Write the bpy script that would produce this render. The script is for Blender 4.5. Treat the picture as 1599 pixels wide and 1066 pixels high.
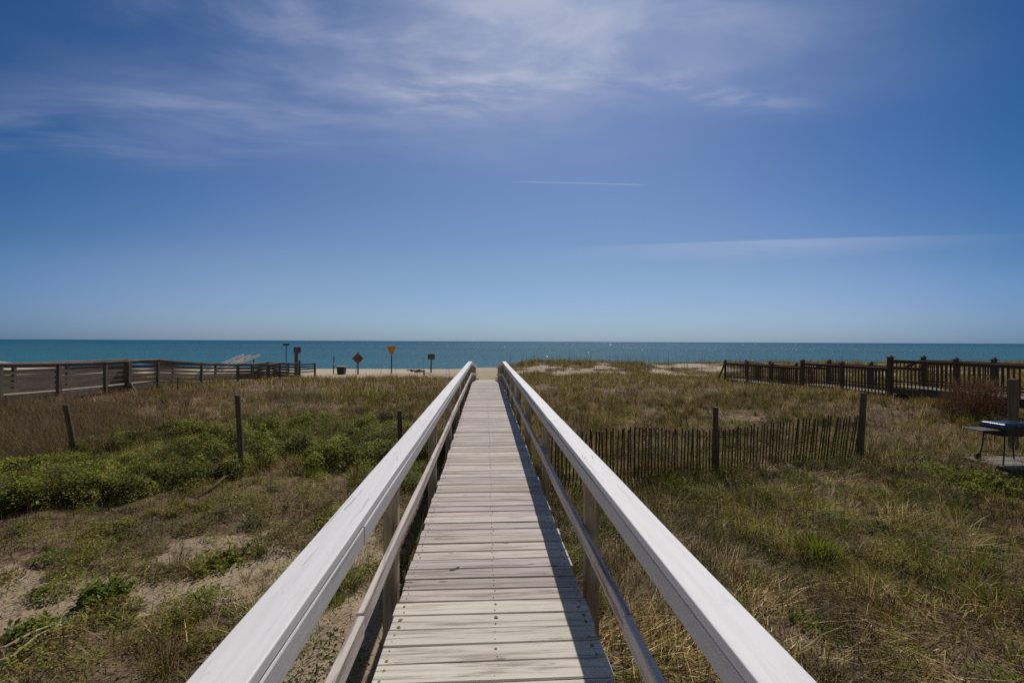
import bpy, math, random
import numpy as np
from mathutils import Vector, Matrix

for o in list(bpy.data.objects):
    bpy.data.objects.remove(o, do_unlink=True)
scene = bpy.context.scene
col = scene.collection
rng = np.random.RandomState(11)
random.seed(7)

# ------------------------------------------------------------------ camera
CZ = 4.6                      # eye height above the sea
YAW = math.radians(3.26)
FPX = 710.7                   # focal length in pixels of the 1599 px frame
cam_d = bpy.data.cameras.new('camera')
cam_d.lens = 16.0
cam_d.sensor_width = 36.0
cam_d.clip_start = 0.05
cam_d.clip_end = 80000.0
cam = bpy.data.objects.new('camera', cam_d)
col.objects.link(cam)
cam.matrix_world = (Matrix.Translation((0, 0, CZ)) @ Matrix.Rotation(-YAW, 4, 'Z')
                    @ Matrix.Rotation(math.radians(90.0), 4, 'X')
                    @ Matrix.Rotation(math.radians(0.25), 4, 'Z'))
scene.camera = cam

# ------------------------------------------------------------------ light
SUN_EL = math.radians(50.0)
SUN_AZ = math.radians(14.0)   # to the right of the boardwalk's direction (+Y)
S = Vector((math.sin(SUN_AZ) * math.cos(SUN_EL), math.cos(SUN_AZ) * math.cos(SUN_EL), math.sin(SUN_EL)))
sl = bpy.data.lights.new('sun', 'SUN')
sl.energy = 3.6
sl.angle = math.radians(0.53)
sl.color = (1.0, 0.95, 0.87)
so = bpy.data.objects.new('sun', sl)
so.rotation_mode = 'QUATERNION'
so.rotation_quaternion = S.to_track_quat('Z', 'Y')
so.location = (8, 10, 40)
col.objects.link(so)

scene.view_settings.view_transform = 'Standard'
scene.view_settings.look = 'None'
scene.view_settings.exposure = -0.1
scene.view_settings.gamma = 1.0
scene.cycles.use_denoising = False
scene.cycles.max_bounces = 6
scene.cycles.transparent_max_bounces = 6
scene.cycles.caustics_reflective = False
scene.cycles.caustics_refractive = False
scene.cycles.sample_clamp_indirect = 4.0

SKY_STRENGTH = 0.075


class NT:
    """small helper for node trees"""
    def __init__(self, tree):
        self.t = tree
        self.t.nodes.clear()

    def n(self, typ, **kw):
        nd = self.t.nodes.new(typ)
        for k, v in kw.items():
            setattr(nd, k, v)
        return nd

    def link(self, a, b):
        self.t.links.new(a, b)

    def put(self, sock, v):
        if isinstance(v, bpy.types.NodeSocket):
            self.link(v, sock)
        else:
            sock.default_value = v

    def m(self, op, a, b=0.0, c=0.0, clamp=False):
        nd = self.n('ShaderNodeMath', operation=op, use_clamp=clamp)
        self.put(nd.inputs[0], a); self.put(nd.inputs[1], b); self.put(nd.inputs[2], c)
        return nd.outputs[0]

    def mix(self, fac, a, b, blend='MIX'):
        nd = self.n('ShaderNodeMix', data_type='RGBA', blend_type=blend)
        self.put(nd.inputs[0], fac)
        for s, v in ((nd.inputs[6], a), (nd.inputs[7], b)):
            if not isinstance(v, bpy.types.NodeSocket) and len(v) == 3:
                v = (*v, 1.0)
            self.put(s, v)
        return nd.outputs[2]

    def noise(self, vec, scale=5.0, detail=4.0, rough=0.5, dist=0.0, w=None):
        nd = self.n('ShaderNodeTexNoise')
        if w is not None:
            nd.noise_dimensions = '4D'
            nd.inputs['W'].default_value = w
        if vec is not None:
            self.link(vec, nd.inputs['Vector'])
        nd.inputs['Scale'].default_value = scale
        nd.inputs['Detail'].default_value = detail
        nd.inputs['Roughness'].default_value = rough
        nd.inputs['Distortion'].default_value = dist
        return nd.outputs['Fac']

    def ss(self, v, a, b, lo=0.0, hi=1.0):
        nd = self.n('ShaderNodeMapRange', interpolation_type='SMOOTHSTEP')
        self.put(nd.inputs['Value'], v)
        nd.inputs['From Min'].default_value = a
        nd.inputs['From Max'].default_value = b
        nd.inputs['To Min'].default_value = lo
        nd.inputs['To Max'].default_value = hi
        return nd.outputs['Result']

    def mapping(self, vec, scale=(1, 1, 1), rot=(0, 0, 0), loc=(0, 0, 0)):
        nd = self.n('ShaderNodeMapping')
        self.link(vec, nd.inputs['Vector'])
        nd.inputs['Scale'].default_value = scale
        nd.inputs['Rotation'].default_value = rot
        nd.inputs['Location'].default_value = loc
        return nd.outputs['Vector']


def make_world():
    w = bpy.data.worlds.new('World')
    scene.world = w
    w.use_nodes = True
    t = NT(w.node_tree)
    out = t.n('ShaderNodeOutputWorld')
    bg = t.n('ShaderNodeBackground')
    bg.inputs['Strength'].default_value = SKY_STRENGTH
    sky = t.n('ShaderNodeTexSky', sky_type='NISHITA')
    sky.sun_disc = False
    sky.sun_elevation = SUN_EL
    sky.sun_rotation = SUN_AZ
    sky.altitude = 5.0
    sky.air_density = 1.0
    sky.dust_density = 0.6
    sky.ozone_density = 2.5
    tc = t.n('ShaderNodeTexCoord')
    sep = t.n('ShaderNodeSeparateXYZ')
    t.link(tc.outputs['Generated'], sep.inputs[0])
    # sky darkened away from the view axis, a lens vignette put into its colour
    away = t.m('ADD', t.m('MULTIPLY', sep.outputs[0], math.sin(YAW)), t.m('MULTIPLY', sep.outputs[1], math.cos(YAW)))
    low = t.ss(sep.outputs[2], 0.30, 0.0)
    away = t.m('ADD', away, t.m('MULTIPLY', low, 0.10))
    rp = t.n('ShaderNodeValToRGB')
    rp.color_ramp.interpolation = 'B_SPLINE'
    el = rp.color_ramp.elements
    el[0].position = 0.0; el[0].color = (0.86, 0.80, 0.74, 1)  # sky overhead and behind the camera, brightened as added fill light
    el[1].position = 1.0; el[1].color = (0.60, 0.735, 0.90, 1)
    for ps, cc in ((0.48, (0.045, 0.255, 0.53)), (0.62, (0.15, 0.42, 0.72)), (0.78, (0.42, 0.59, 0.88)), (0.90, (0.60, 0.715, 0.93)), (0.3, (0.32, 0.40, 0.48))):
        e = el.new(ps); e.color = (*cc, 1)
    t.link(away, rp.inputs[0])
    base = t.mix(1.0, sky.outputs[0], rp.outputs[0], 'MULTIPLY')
    low2 = t.ss(sep.outputs[2], 0.16, 0.0)
    base = t.mix(low2, base, t.mix(1.0, base, (0.87, 0.985, 1.28), 'MULTIPLY'))
    dz = t.m('ADD', t.m('MAXIMUM', sep.outputs[2], 0.0), 0.05)
    px = t.m('DIVIDE', sep.outputs[0], dz)
    py = t.m('DIVIDE', sep.outputs[1], dz)
    low3 = t.ss(sep.outputs[2], 0.05, 0.0)
    base = t.mix(low3, base, t.mix(1.0, base, (0.90, 1.01, 1.08), 'MULTIPLY'))
    cmb = t.n('ShaderNodeCombineXYZ')
    t.link(px, cmb.inputs[0]); t.link(py, cmb.inputs[1])
    p = cmb.outputs[0]

    def window(cx, cy, rx, ry, rot=0.0):
        # gaussian window in the cloud layer's plan
        c, s = math.cos(rot), math.sin(rot)
        dx = t.m('SUBTRACT', px, cx); dy = t.m('SUBTRACT', py, cy)
        u = t.m('ADD', t.m('MULTIPLY', dx, c), t.m('MULTIPLY', dy, s))
        v = t.m('SUBTRACT', t.m('MULTIPLY', dy, c), t.m('MULTIPLY', dx, s))
        u = t.m('DIVIDE', u, rx); v = t.m('DIVIDE', v, ry)
        q = t.m('ADD', t.m('MULTIPLY', u, u), t.m('MULTIPLY', v, v))
        return t.m('EXPONENT', t.m('MULTIPLY', q, -1.0))

    wisp1 = t.noise(t.mapping(p, (1.1, 2.0, 1), (0, 0, 0.55)), 1.5, 9.0, 0.60, 0.35)
    wisp2 = t.noise(t.mapping(p, (0.8, 2.3, 1), (0, 0, -0.25), (3.1, 1.7, 0)), 1.3, 7.0, 0.56, 0.35)
    veil = t.noise(t.mapping(p, (0.8, 1.0, 1), (0, 0, 0.2), (7, 2, 0)), 1.1, 5.0, 0.5, 0.4)
    w1 = t.ss(wisp1, 0.38, 0.74)
    w2 = t.ss(wisp2, 0.38, 0.76)
    vv = t.ss(veil, 0.25, 0.75)
    qy = t.m('ADD', py, t.m('MULTIPLY', t.m('SUBTRACT', px, 2.0), 0.30))
    parts = [
        t.m('MULTIPLY', window(-0.02, 1.32, 0.72, 0.42), t.m('ADD', t.m('MULTIPLY', w1, 0.85), t.m('MULTIPLY', vv, 0.66))),
        t.m('MULTIPLY', window(-0.05, 1.66, 0.30, 0.14, -0.25), t.m('MULTIPLY', w1, 0.8)),
        t.m('MULTIPLY', window(-0.75, 1.75, 0.8, 0.26, -0.12), t.m('ADD', t.m('MULTIPLY', w2, 0.40), t.m('MULTIPLY', vv, 0.24))),
        t.m('MULTIPLY', window(-1.7, 2.0, 0.9, 0.26, 0.1), t.m('ADD', t.m('MULTIPLY', w2, 0.32), t.m('MULTIPLY', vv, 0.18))),
        t.m('MULTIPLY', window(0.80, 1.60, 0.34, 0.06, 0.15), t.m('MULTIPLY', t.ss(wisp1, 0.40, 0.62), 0.60)),
        t.m('MULTIPLY', window(0.75, 1.45, 0.6, 0.22), t.m('MULTIPLY', vv, 0.22)),
        t.m('MULTIPLY', window(0.15, 2.0, 0.5, 0.35), t.m('MULTIPLY', t.m('MULTIPLY', vv, wisp2), 0.40)),
        # the long flat streak low on the right, with a crisp far edge
        t.m('MULTIPLY', window(2.25, 3.55, 1.05, 0.6, -0.28),
            t.m('MULTIPLY', t.ss(qy, 3.42, 3.50), t.m('MULTIPLY', t.ss(qy, 4.6, 3.5), t.ss(wisp2, 0.2, 0.6, 0.18, 0.42)))),
        # broad thin haze bands above the horizon
        t.m('MULTIPLY', t.ss(py, 3.2, 4.6), 0.06),
    ]
    # contrail
    parts.append(t.m('MULTIPLY',
                     t.m('MULTIPLY', t.ss(px, 0.10, 0.26), t.ss(px, 0.92, 0.78)),
                     t.m('MULTIPLY', t.m('EXPONENT', t.m('MULTIPLY', t.m('POWER', t.m('DIVIDE', t.m('SUBTRACT', py, t.m('ADD', 2.475, t.m('MULTIPLY', px, -0.02))), 0.008), 2.0), -1.0)), 0.34)))
    tot = parts[0]
    for q in parts[1:]:
        tot = t.m('ADD', tot, q)
    tot = t.m('MINIMUM', tot, 0.85)
    k = 1.0 / SKY_STRENGTH
    cloud = (0.47 * k, 0.52 * k, 0.67 * k)
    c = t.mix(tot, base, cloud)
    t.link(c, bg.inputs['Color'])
    t.link(bg.outputs[0], out.inputs[0])


make_world()

# ------------------------------------------------------------------ geometry helpers
CY, SY = math.cos(YAW), math.sin(YAW)


def lat2w(lat, D):
    """sideways distance and distance ahead -> plan position"""
    return (D * SY + lat * CY, D * CY - lat * SY)


def at(px, D):
    return lat2w((px - 799.5) / FPX * D, D)


def zat(px, py, D):
    return CZ - (py - (529.0 + 7.0 * px / 1599.0)) / FPX * D


def w2px(X, Y):
    D = X * SY + Y * CY
    lat = X * CY - Y * SY
    return 799.5 + FPX * lat / np.maximum(D, 0.1), D


_tabs = {}


def vnoise(x, y, s, seed=0):
    if seed not in _tabs:
        _tabs[seed] = np.random.RandomState(seed + 100).rand(256, 256)
    T = _tabs[seed]
    x = np.asarray(x, float) / s + 1000.0
    y = np.asarray(y, float) / s + 1000.0
    xi = np.floor(x).astype(int); yi = np.floor(y).astype(int)
    fx = x - xi; fy = y - yi
    fx = fx * fx * (3 - 2 * fx); fy = fy * fy * (3 - 2 * fy)
    a = T[xi % 256, yi % 256]; b = T[(xi + 1) % 256, yi % 256]
    c = T[xi % 256, (yi + 1) % 256]; d = T[(xi + 1) % 256, (yi + 1) % 256]
    return (a * (1 - fx) + b * fx) * (1 - fy) + (c * (1 - fx) + d * fx) * fy


def fbm(x, y, s, seed=0, oct=4):
    r = 0.0; a = 0.5; n = 0.0
    for i in range(oct):
        r = r + a * vnoise(x, y, s / 2 ** i, seed + i); n += a; a *= 0.5
    return r / n


def sstep(v, a, b):
    t = np.clip((v - a) / (b - a), 0, 1)
    return t * t * (3 - 2 * t)


def gauss(X, Y, cx, cy, sx, sy):
    return np.exp(-(((X - cx) / sx) ** 2 + ((Y - cy) / sy) ** 2))


PY = [-40, 0, 7, 12, 18, 24, 30, 36, 45, 58, 76, 95, 140, 400]
PZ = [-2.9, -2.86, -2.84, -2.76, -2.58, -2.48, -2.62, -2.86, -3.1, -3.7, -4.6, -5.8, -7.0, -9.0]


GRILL_LIFT = 0.27


def ground(X, Y):
    X = np.asarray(X, float); Y = np.asarray(Y, float)
    z = np.interp(Y, PY, PZ)
    ridge = sstep(X, 0.8, 5.5) * (0.80 + 0.22 * (fbm(X, Y * 0 + 3.0, 9.0, 5) - 0.5) * 2)
    z = z + 1.22 * ridge * np.exp(-((Y - 44.5) / 5.2) ** 2)
    z = z + 1.25 * sstep(-X, 40, 52) * np.exp(-((Y - 47) / 7.0) ** 2) * (0.8 + 0.4 * fbm(X, Y, 8.0, 6))
    z = z + 0.55 * gauss(X, Y, 0.4, 45.0, 5.0, 5.0)
    z = z + 0.22 * gauss(X, Y, -8.0, 38.0, 3.2, 2.6)
    z = z + 0.48 * gauss(X, Y, 15.2, 17.5, 4.2, 5.5) + 0.18 * gauss(X, Y, -17.0, 18.0, 5.0, 6.0) + 0.18 * gauss(X, Y, -17.0, 16.0, 4.0, 3.5) + 0.30 * gauss(X, Y, 15.0, 13.2, 2.6, 1.8)
    z = z + 0.50 * gauss(X, Y, -1.1, 3.6, 0.75, 1.7)
    z = z - 0.12 * gauss(X, Y, 6.0, 9.0, 5.0, 3.0) + GRILL_LIFT * gauss(X, Y, 11.3, 9.0, 2.2, 1.3)
    amp = np.where(Y < 60, 1.0, 0.25)
    z = z + amp * (0.22 * (fbm(X, Y, 4.5, 20) - 0.5) + 0.10 * (fbm(X, Y, 1.1, 30) - 0.5))
    return CZ + z


def bare(X, Y):
    """where the sand lies open (0..1)"""
    X = np.asarray(X, float); Y = np.asarray(Y, float)
    n1 = fbm(X, Y * 1.6, 1.7, 40, 6)
    n2 = fbm(X, Y, 5.0, 44)
    n3 = fbm(X, Y * 2.0, 2.2, 48)
    nearleft = sstep(-X, 0.4, 1.2) * sstep(7.0 - Y - 0.12 * X * 0, 0.0, 1.6)
    b = nearleft * sstep(n1, 0.48, 0.58)
    n4 = fbm(X, Y, 0.9, 52)
    b = np.maximum(b, 0.8 * sstep(-X, 0.3, 1.0) * sstep(9.8 - Y, 0.0, 1.5) * 0.85 * sstep(n4, 0.60, 0.70))
    b = np.maximum(b, 0.9 * gauss(X, Y, -1.1, 3.9, 0.7, 1.1))
    b = np.maximum(b, 0.85 * gauss(X, Y, -5.2, 5.2, 1.3, 0.55) * sstep(n1, 0.3, 0.5))
    far_left = sstep(Y + 6.0 * (n2 - 0.5), 33.5, 36.0)
    b = np.maximum(b, far_left * np.where(X < 1.5, 1.0, 0.0))
    face = sstep(X, 1.0, 3.0) * sstep(Y, 34.5, 38.0) * sstep(54.0 - Y, 0.0, 6.0)
    b = np.maximum(b, face * 0.9 * sstep(n3, 0.50, 0.66) * (1.0 - 0.8 * sstep(Y, 43.0, 45.5) * sstep(n2, 0.35, 0.5)))
    b = np.maximum(b, sstep(Y, 52.0, 58.0))
    path = np.exp(-((X - 0.15) / 0.75) ** 4) * sstep(Y, 28.0, 29.5)
    b = np.maximum(b, path)
    b = np.maximum(b, 0.45 * sstep(X, 0.9, 2.0) * sstep(n3, 0.60, 0.72) * sstep(Y, 6.0, 9.0))
    return np.clip(b, 0, 1)


def make_domes():
    """plan position, radius and height of every small bush of the thicket on the left"""
    r = np.random.RandomState(5)
    out = []
    for px, D, rx, ry, h, n in ((20, 7.9, 2.0, 0.9, 0.50, 15), (120, 8.3, 1.5, 1.0, 0.45, 11), (215, 9.0, 1.6, 1.2, 0.50, 13), (300, 10.0, 1.8, 1.5, 0.50, 15),
                                (400, 11.2, 1.9, 1.8, 0.55, 18), (480, 11.4, 1.6, 1.9, 0.62, 18), (560, 11.6, 1.5, 2.2, 0.66, 18), (640, 11.4, 1.3, 2.0, 0.60, 14),
                                (430, 13.4, 1.9, 1.4, 0.50, 10), (590, 14.0, 1.8, 1.4, 0.5, 9), (300, 12.6, 2.0, 1.3, 0.42, 8), (200, 11.2, 1.9, 1.3, 0.42, 10), (500, 15.0, 1.6, 1.0, 0.42, 6),
                                (-90, 7.6, 2.0, 1.2, 0.50, 10), (640, 9.2, 0.8, 0.8, 0.30, 5), (120, 10.0, 1.2, 0.8, 0.35, 5)):
        cx, cy = at(px, D)
        for k in range(n):
            a = r.uniform(0, 6.283); q = math.sqrt(r.rand())
            rad = r.uniform(0.20, 0.55) * (1.0 if q < 0.8 else 0.7)
            out.append((cx + rx * q * math.cos(a), cy + ry * q * math.sin(a), rad, h * r.uniform(0.55, 1.25) * (1 - 0.35 * q), r.rand()))
    return np.array(out)


DOMES = make_domes()
DOMES = DOMES[DOMES[:, 0] + DOMES[:, 2] < -0.75]


def shrub_field(X, Y):
    f = np.zeros_like(np.asarray(X, float))
    for cx, cy, r, h, t in DOMES:
        q = ((X - cx) ** 2 + (Y - cy) ** 2) / (r * r)
        f = np.maximum(f, h * np.sqrt(np.clip(1 - q, 0, 1)))
    return f


# ------------------------------------------------------------------ materials
def principled(name, base=(0.5, 0.5, 0.5), rough=0.6, spec=0.3, metal=0.0):
    m = bpy.data.materials.new(name)
    m.use_nodes = True
    t = NT(m.node_tree)
    out = t.n('ShaderNodeOutputMaterial')
    b = t.n('ShaderNodeBsdfPrincipled')
    b.inputs['Base Color'].default_value = (*base, 1)
    b.inputs['Roughness'].default_value = rough
    b.inputs['Specular IOR Level'].default_value = spec
    b.inputs['Metallic'].default_value = metal
    t.link(b.outputs[0], out.inputs[0])
    return m, t, b, out


def bump(t, b, h, strength=0.3, dist=0.01):
    nd = t.n('ShaderNodeBump')
    nd.inputs['Strength'].default_value = strength
    nd.inputs['Distance'].default_value = dist
    t.link(h, nd.inputs['Height'])
    t.link(nd.outputs[0], b.inputs['Normal'])


def wood(name, base, dark, light, streak=0.6, crack=0.5, rough=0.8, stain=0.4, knots=True):
    m, t, b, out = principled(name, base, rough, 0.2)
    g = t.n('ShaderNodeAttribute', attribute_name='gr').outputs['Vector']
    tint = t.n('ShaderNodeAttribute', attribute_name='Col').outputs['Color']
    n1 = t.noise(t.mapping(g, (1.3, 26, 26)), 1.0, 6, 0.65, 0.6)
    n2 = t.noise(t.mapping(g, (3.0, 90, 90)), 1.0, 4, 0.6, 0.2)
    n3 = t.noise(t.mapping(g, (2.2, 5, 5)), 1.0, 5, 0.55, 0.3)
    c = t.mix(t.m('MULTIPLY', t.ss(n1, 0.30, 0.72), streak), base, light)
    c = t.mix(t.m('MULTIPLY', t.ss(n1, 0.52, 0.34), streak), c, dark)
    c = t.mix(t.m('MULTIPLY', t.ss(n3, 0.50, 0.75), stain), c, dark)
    ck = t.m('MULTIPLY', t.ss(n2, 0.40, 0.30), t.ss(n3, 0.45, 0.60))
    c = t.mix(t.m('MULTIPLY', ck, crack), c, tuple(x * 0.35 for x in dark))
    if knots:
        v = t.n('ShaderNodeTexVoronoi')
        t.link(t.mapping(g, (3.2, 9, 9)), v.inputs['Vector'])
        v.inputs['Scale'].default_value = 1.0
        kd = t.ss(t.m('ADD', v.outputs['Distance'], t.m('MULTIPLY', n1, 0.12)), 0.19, 0.12)
        c = t.mix(t.m('MULTIPLY', kd, 0.6), c, tuple(x * 0.6 for x in dark))
    c = t.mix(1.0, c, tint, 'MULTIPLY')
    t.link(c, b.inputs['Base Color'])
    bump(t, b, t.m('SUBTRACT', t.m('ADD', n1, t.m('MULTIPLY', n2, 0.5)), ck), 0.5, 0.004)
    return m


M = {}
M['deck'] = wood('weathered_deck_wood', (0.535, 0.465, 0.415), (0.21, 0.165, 0.135), (0.69, 0.62, 0.565), 0.66, 1.0, 0.8, 0.22)
M['post'] = wood('post_wood', (0.38, 0.29, 0.20), (0.18, 0.13, 0.085), (0.50, 0.40, 0.30), 0.7, 0.7)
M['midrail'] = wood('washed_rail_wood', (0.55, 0.475, 0.44), (0.24, 0.19, 0.165), (0.66, 0.59, 0.55), 0.8, 1.0)
M['dark_wood'] = wood('dark_brown_wood', (0.115, 0.068, 0.046), (0.055, 0.032, 0.021), (0.17, 0.115, 0.08), 0.6, 0.6)
M['old_wood'] = wood('old_grey_brown_wood', (0.165, 0.122, 0.088), (0.075, 0.053, 0.038), (0.25, 0.20, 0.155), 0.7, 0.7)
M['grey_wood'] = wood('grey_wood', (0.20, 0.17, 0.135), (0.085, 0.07, 0.055), (0.29, 0.255, 0.21), 0.7, 0.7)
M['fence_wood'] = wood('fence_lath', (0.115, 0.082, 0.052), (0.055, 0.038, 0.025), (0.19, 0.145, 0.10), 0.6, 0.5, knots=False)


def white_paint():
    m, t, b, out = principled('white_rail_paint', (0.74, 0.72, 0.74), 0.55, 0.35)
    g = t.n('ShaderNodeAttribute', attribute_name='gr').outputs['Vector']
    tint = t.n('ShaderNodeAttribute', attribute_name='Col').outputs['Color']
    n1 = t.noise(t.mapping(g, (1.2, 22, 22)), 1.0, 6, 0.6, 0.4)
    n2 = t.noise(t.mapping(g, (5, 30, 30)), 1.0, 5, 0.65, 0.3)
    n3 = t.noise(t.mapping(g, (1.1, 4, 4)), 1.0, 4, 0.5)
    c = t.mix(t.ss(n1, 0.35, 0.7), (0.81, 0.79, 0.79), (0.74, 0.71, 0.70))
    c = t.mix(t.m('MULTIPLY', t.ss(n3, 0.5, 0.75), 0.35), c, (0.60, 0.57, 0.56))
    n4 = t.noise(t.mapping(g, (1.6, 60, 60)), 1.0, 4, 0.6, 0.2)
    n5 = t.noise(t.mapping(g, (0.5, 2, 2)), 1.0, 3, 0.5)
    crk = t.m('MULTIPLY', t.ss(n4, 0.365, 0.33), t.ss(n5, 0.46, 0.60))
    n6 = t.noise(t.mapping(g, (7, 14, 14)), 1.0, 6, 0.7)
    c = t.mix(t.m('MULTIPLY', t.ss(n6, 0.55, 0.72), 0.30), c, (0.50, 0.45, 0.41))
    c = t.mix(t.m('MULTIPLY', crk, 0.7), c, (0.22, 0.19, 0.17))
    chip = t.m('MULTIPLY', t.ss(n2, 0.68, 0.72), t.ss(n3, 0.50, 0.60))
    c = t.mix(t.m('MULTIPLY', chip, 0.75), c, (0.25, 0.21, 0.18))
    c = t.mix(1.0, c, tint, 'MULTIPLY')
    t.link(c, b.inputs['Base Color'])
    bump(t, b, t.m('SUBTRACT', n1, chip), 0.25, 0.003)
    return m


M['white'] = white_paint()


def plain(name, base, rough=0.6, spec=0.3, metal=0.0, var=0.25, scale=6.0):
    m, t, b, out = principled(name, base, rough, spec, metal)
    tc = t.n('ShaderNodeTexCoord').outputs['Object']
    n = t.noise(tc, scale, 6, 0.6)
    c = t.mix(t.ss(n, 0.3, 0.7), tuple(x * (1 - var) for x in base), tuple(min(1, x * (1 + var)) for x in base))
    t.link(c, b.inputs['Base Color'])
    bump(t, b, n, 0.15, 0.004)
    return m


M['nail'] = plain('rusty_nail', (0.10, 0.045, 0.025), 0.7)
M['rust'] = plain('rust_stain', (0.34, 0.225, 0.11), 0.9, 0.1, var=0.3, scale=60)
M['grill_black'] = plain('black_enamel', (0.012, 0.014, 0.028), 0.28, 0.5, var=0.2)
M['grill_metal'] = plain('dull_dark_metal', (0.035, 0.032, 0.035), 0.5, 0.4, 0.3)
M['shelf_grey'] = plain('grey_shelf', (0.085, 0.072, 0.075), 0.55, 0.3)
M['rubber'] = plain('black_rubber', (0.012, 0.012, 0.012), 0.7)
M['sign_back'] = plain('weathered_sign_back', (0.17, 0.075, 0.062), 0.6, 0.3, var=0.35, scale=3)
M['sign_grey'] = plain('grey_sign_back', (0.15, 0.125, 0.10), 0.6, 0.3, var=0.3)
M['sign_yellow'] = plain('amber_sign', (0.62, 0.27, 0.02), 0.5, 0.3, var=0.15)
M['sign_blue'] = plain('teal_sign', (0.02, 0.10, 0.17), 0.5)
M['metal_post'] = plain('dark_sign_post', (0.06, 0.06, 0.075), 0.6)
M['bin'] = plain('olive_bin', (0.07, 0.06, 0.030), 0.6)
M['bin_lid'] = plain('pale_bin_lid', (0.24, 0.25, 0.22), 0.5)
M['white_pole'] = plain('white_pole_paint', (0.86, 0.85, 0.83), 0.4, var=0.05)
M['twig'] = plain('dry_twig', (0.20, 0.145, 0.095), 0.85, 0.1, var=0.4, scale=9)
M['straw_stem'] = plain('bleached_stem', (0.46, 0.37, 0.24), 0.8, 0.1)
M['wire'] = plain('rusty_wire', (0.07, 0.045, 0.03), 0.7)


def foliage_mat(name, trans=0.35):
    m = bpy.data.materials.new(name)
    m.use_nodes = True
    t = NT(m.node_tree)
    out = t.n('ShaderNodeOutputMaterial')
    a = t.n('ShaderNodeAttribute', attribute_name='Col').outputs['Color']
    b = t.n('ShaderNodeBsdfPrincipled')
    b.inputs['Roughness'].default_value = 0.55
    b.inputs['Specular IOR Level'].default_value = 0.14
    t.link(a, b.inputs['Base Color'])
    tr = t.n('ShaderNodeBsdfTranslucent')
    t.link(a, tr.inputs['Color'])
    mx = t.n('ShaderNodeMixShader')
    mx.inputs[0].default_value = trans
    t.link(b.outputs[0], mx.inputs[1]); t.link(tr.outputs[0], mx.inputs[2])
    t.link(mx.outputs[0], out.inputs[0])
    return m


M['grass'] = foliage_mat('grass_blades', 0.30)
M['leaf'] = foliage_mat('green_leaves', 0.40)


def sand_mat():
    m, t, b, out = principled('dune_sand', (0.4, 0.3, 0.2), 0.95, 0.1)
    pos = t.n('ShaderNodeNewGeometry').outputs['Position']
    veg = t.n('ShaderNodeAttribute', attribute_name='bare').outputs['Fac']
    n1 = t.noise(pos, 3.0, 8, 0.65, 0.3)
    n2 = t.noise(pos, 22.0, 6, 0.65)
    n3 = t.noise(pos, 0.7, 4, 0.5)
    n4 = t.noise(pos, 90.0, 3, 0.6)
    sand = t.mix(t.ss(n3, 0.35, 0.65), (0.40, 0.305, 0.205), (0.335, 0.245, 0.16))
    sand = t.mix(t.m('MULTIPLY', t.ss(n2, 0.56, 0.68), 0.7), sand, (0.10, 0.07, 0.045))
    sand = t.mix(t.m('MULTIPLY', t.ss(n4, 0.45, 0.65), 0.22), sand, (0.50, 0.41, 0.30))
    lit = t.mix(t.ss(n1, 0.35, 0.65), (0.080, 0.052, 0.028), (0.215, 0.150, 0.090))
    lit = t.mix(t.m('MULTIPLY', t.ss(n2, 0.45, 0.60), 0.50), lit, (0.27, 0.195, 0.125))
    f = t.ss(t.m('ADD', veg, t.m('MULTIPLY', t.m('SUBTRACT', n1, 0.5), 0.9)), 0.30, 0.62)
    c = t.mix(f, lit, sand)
    far = t.n('ShaderNodeSeparateXYZ')
    t.link(pos, far.inputs[0])
    beach = t.ss(far.outputs[1], 33.0, 46.0)
    c = t.mix(t.m('MULTIPLY', beach, f), c, t.mix(t.ss(n3, 0.3, 0.7), (0.52, 0.43, 0.325), (0.44, 0.35, 0.26)))
    wet = t.ss(far.outputs[2], 0.35, 0.05)
    c = t.mix(t.m('MULTIPLY', wet, 0.6), c, (0.17, 0.135, 0.10))
    t.link(c, b.inputs['Base Color'])
    bump(t, b, t.m('ADD', t.m('ADD', n1, t.m('MULTIPLY', n2, 0.4)), t.m('MULTIPLY', n4, 0.1)), 0.8, 0.06)
    return m


M['sand'] = sand_mat()


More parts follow.
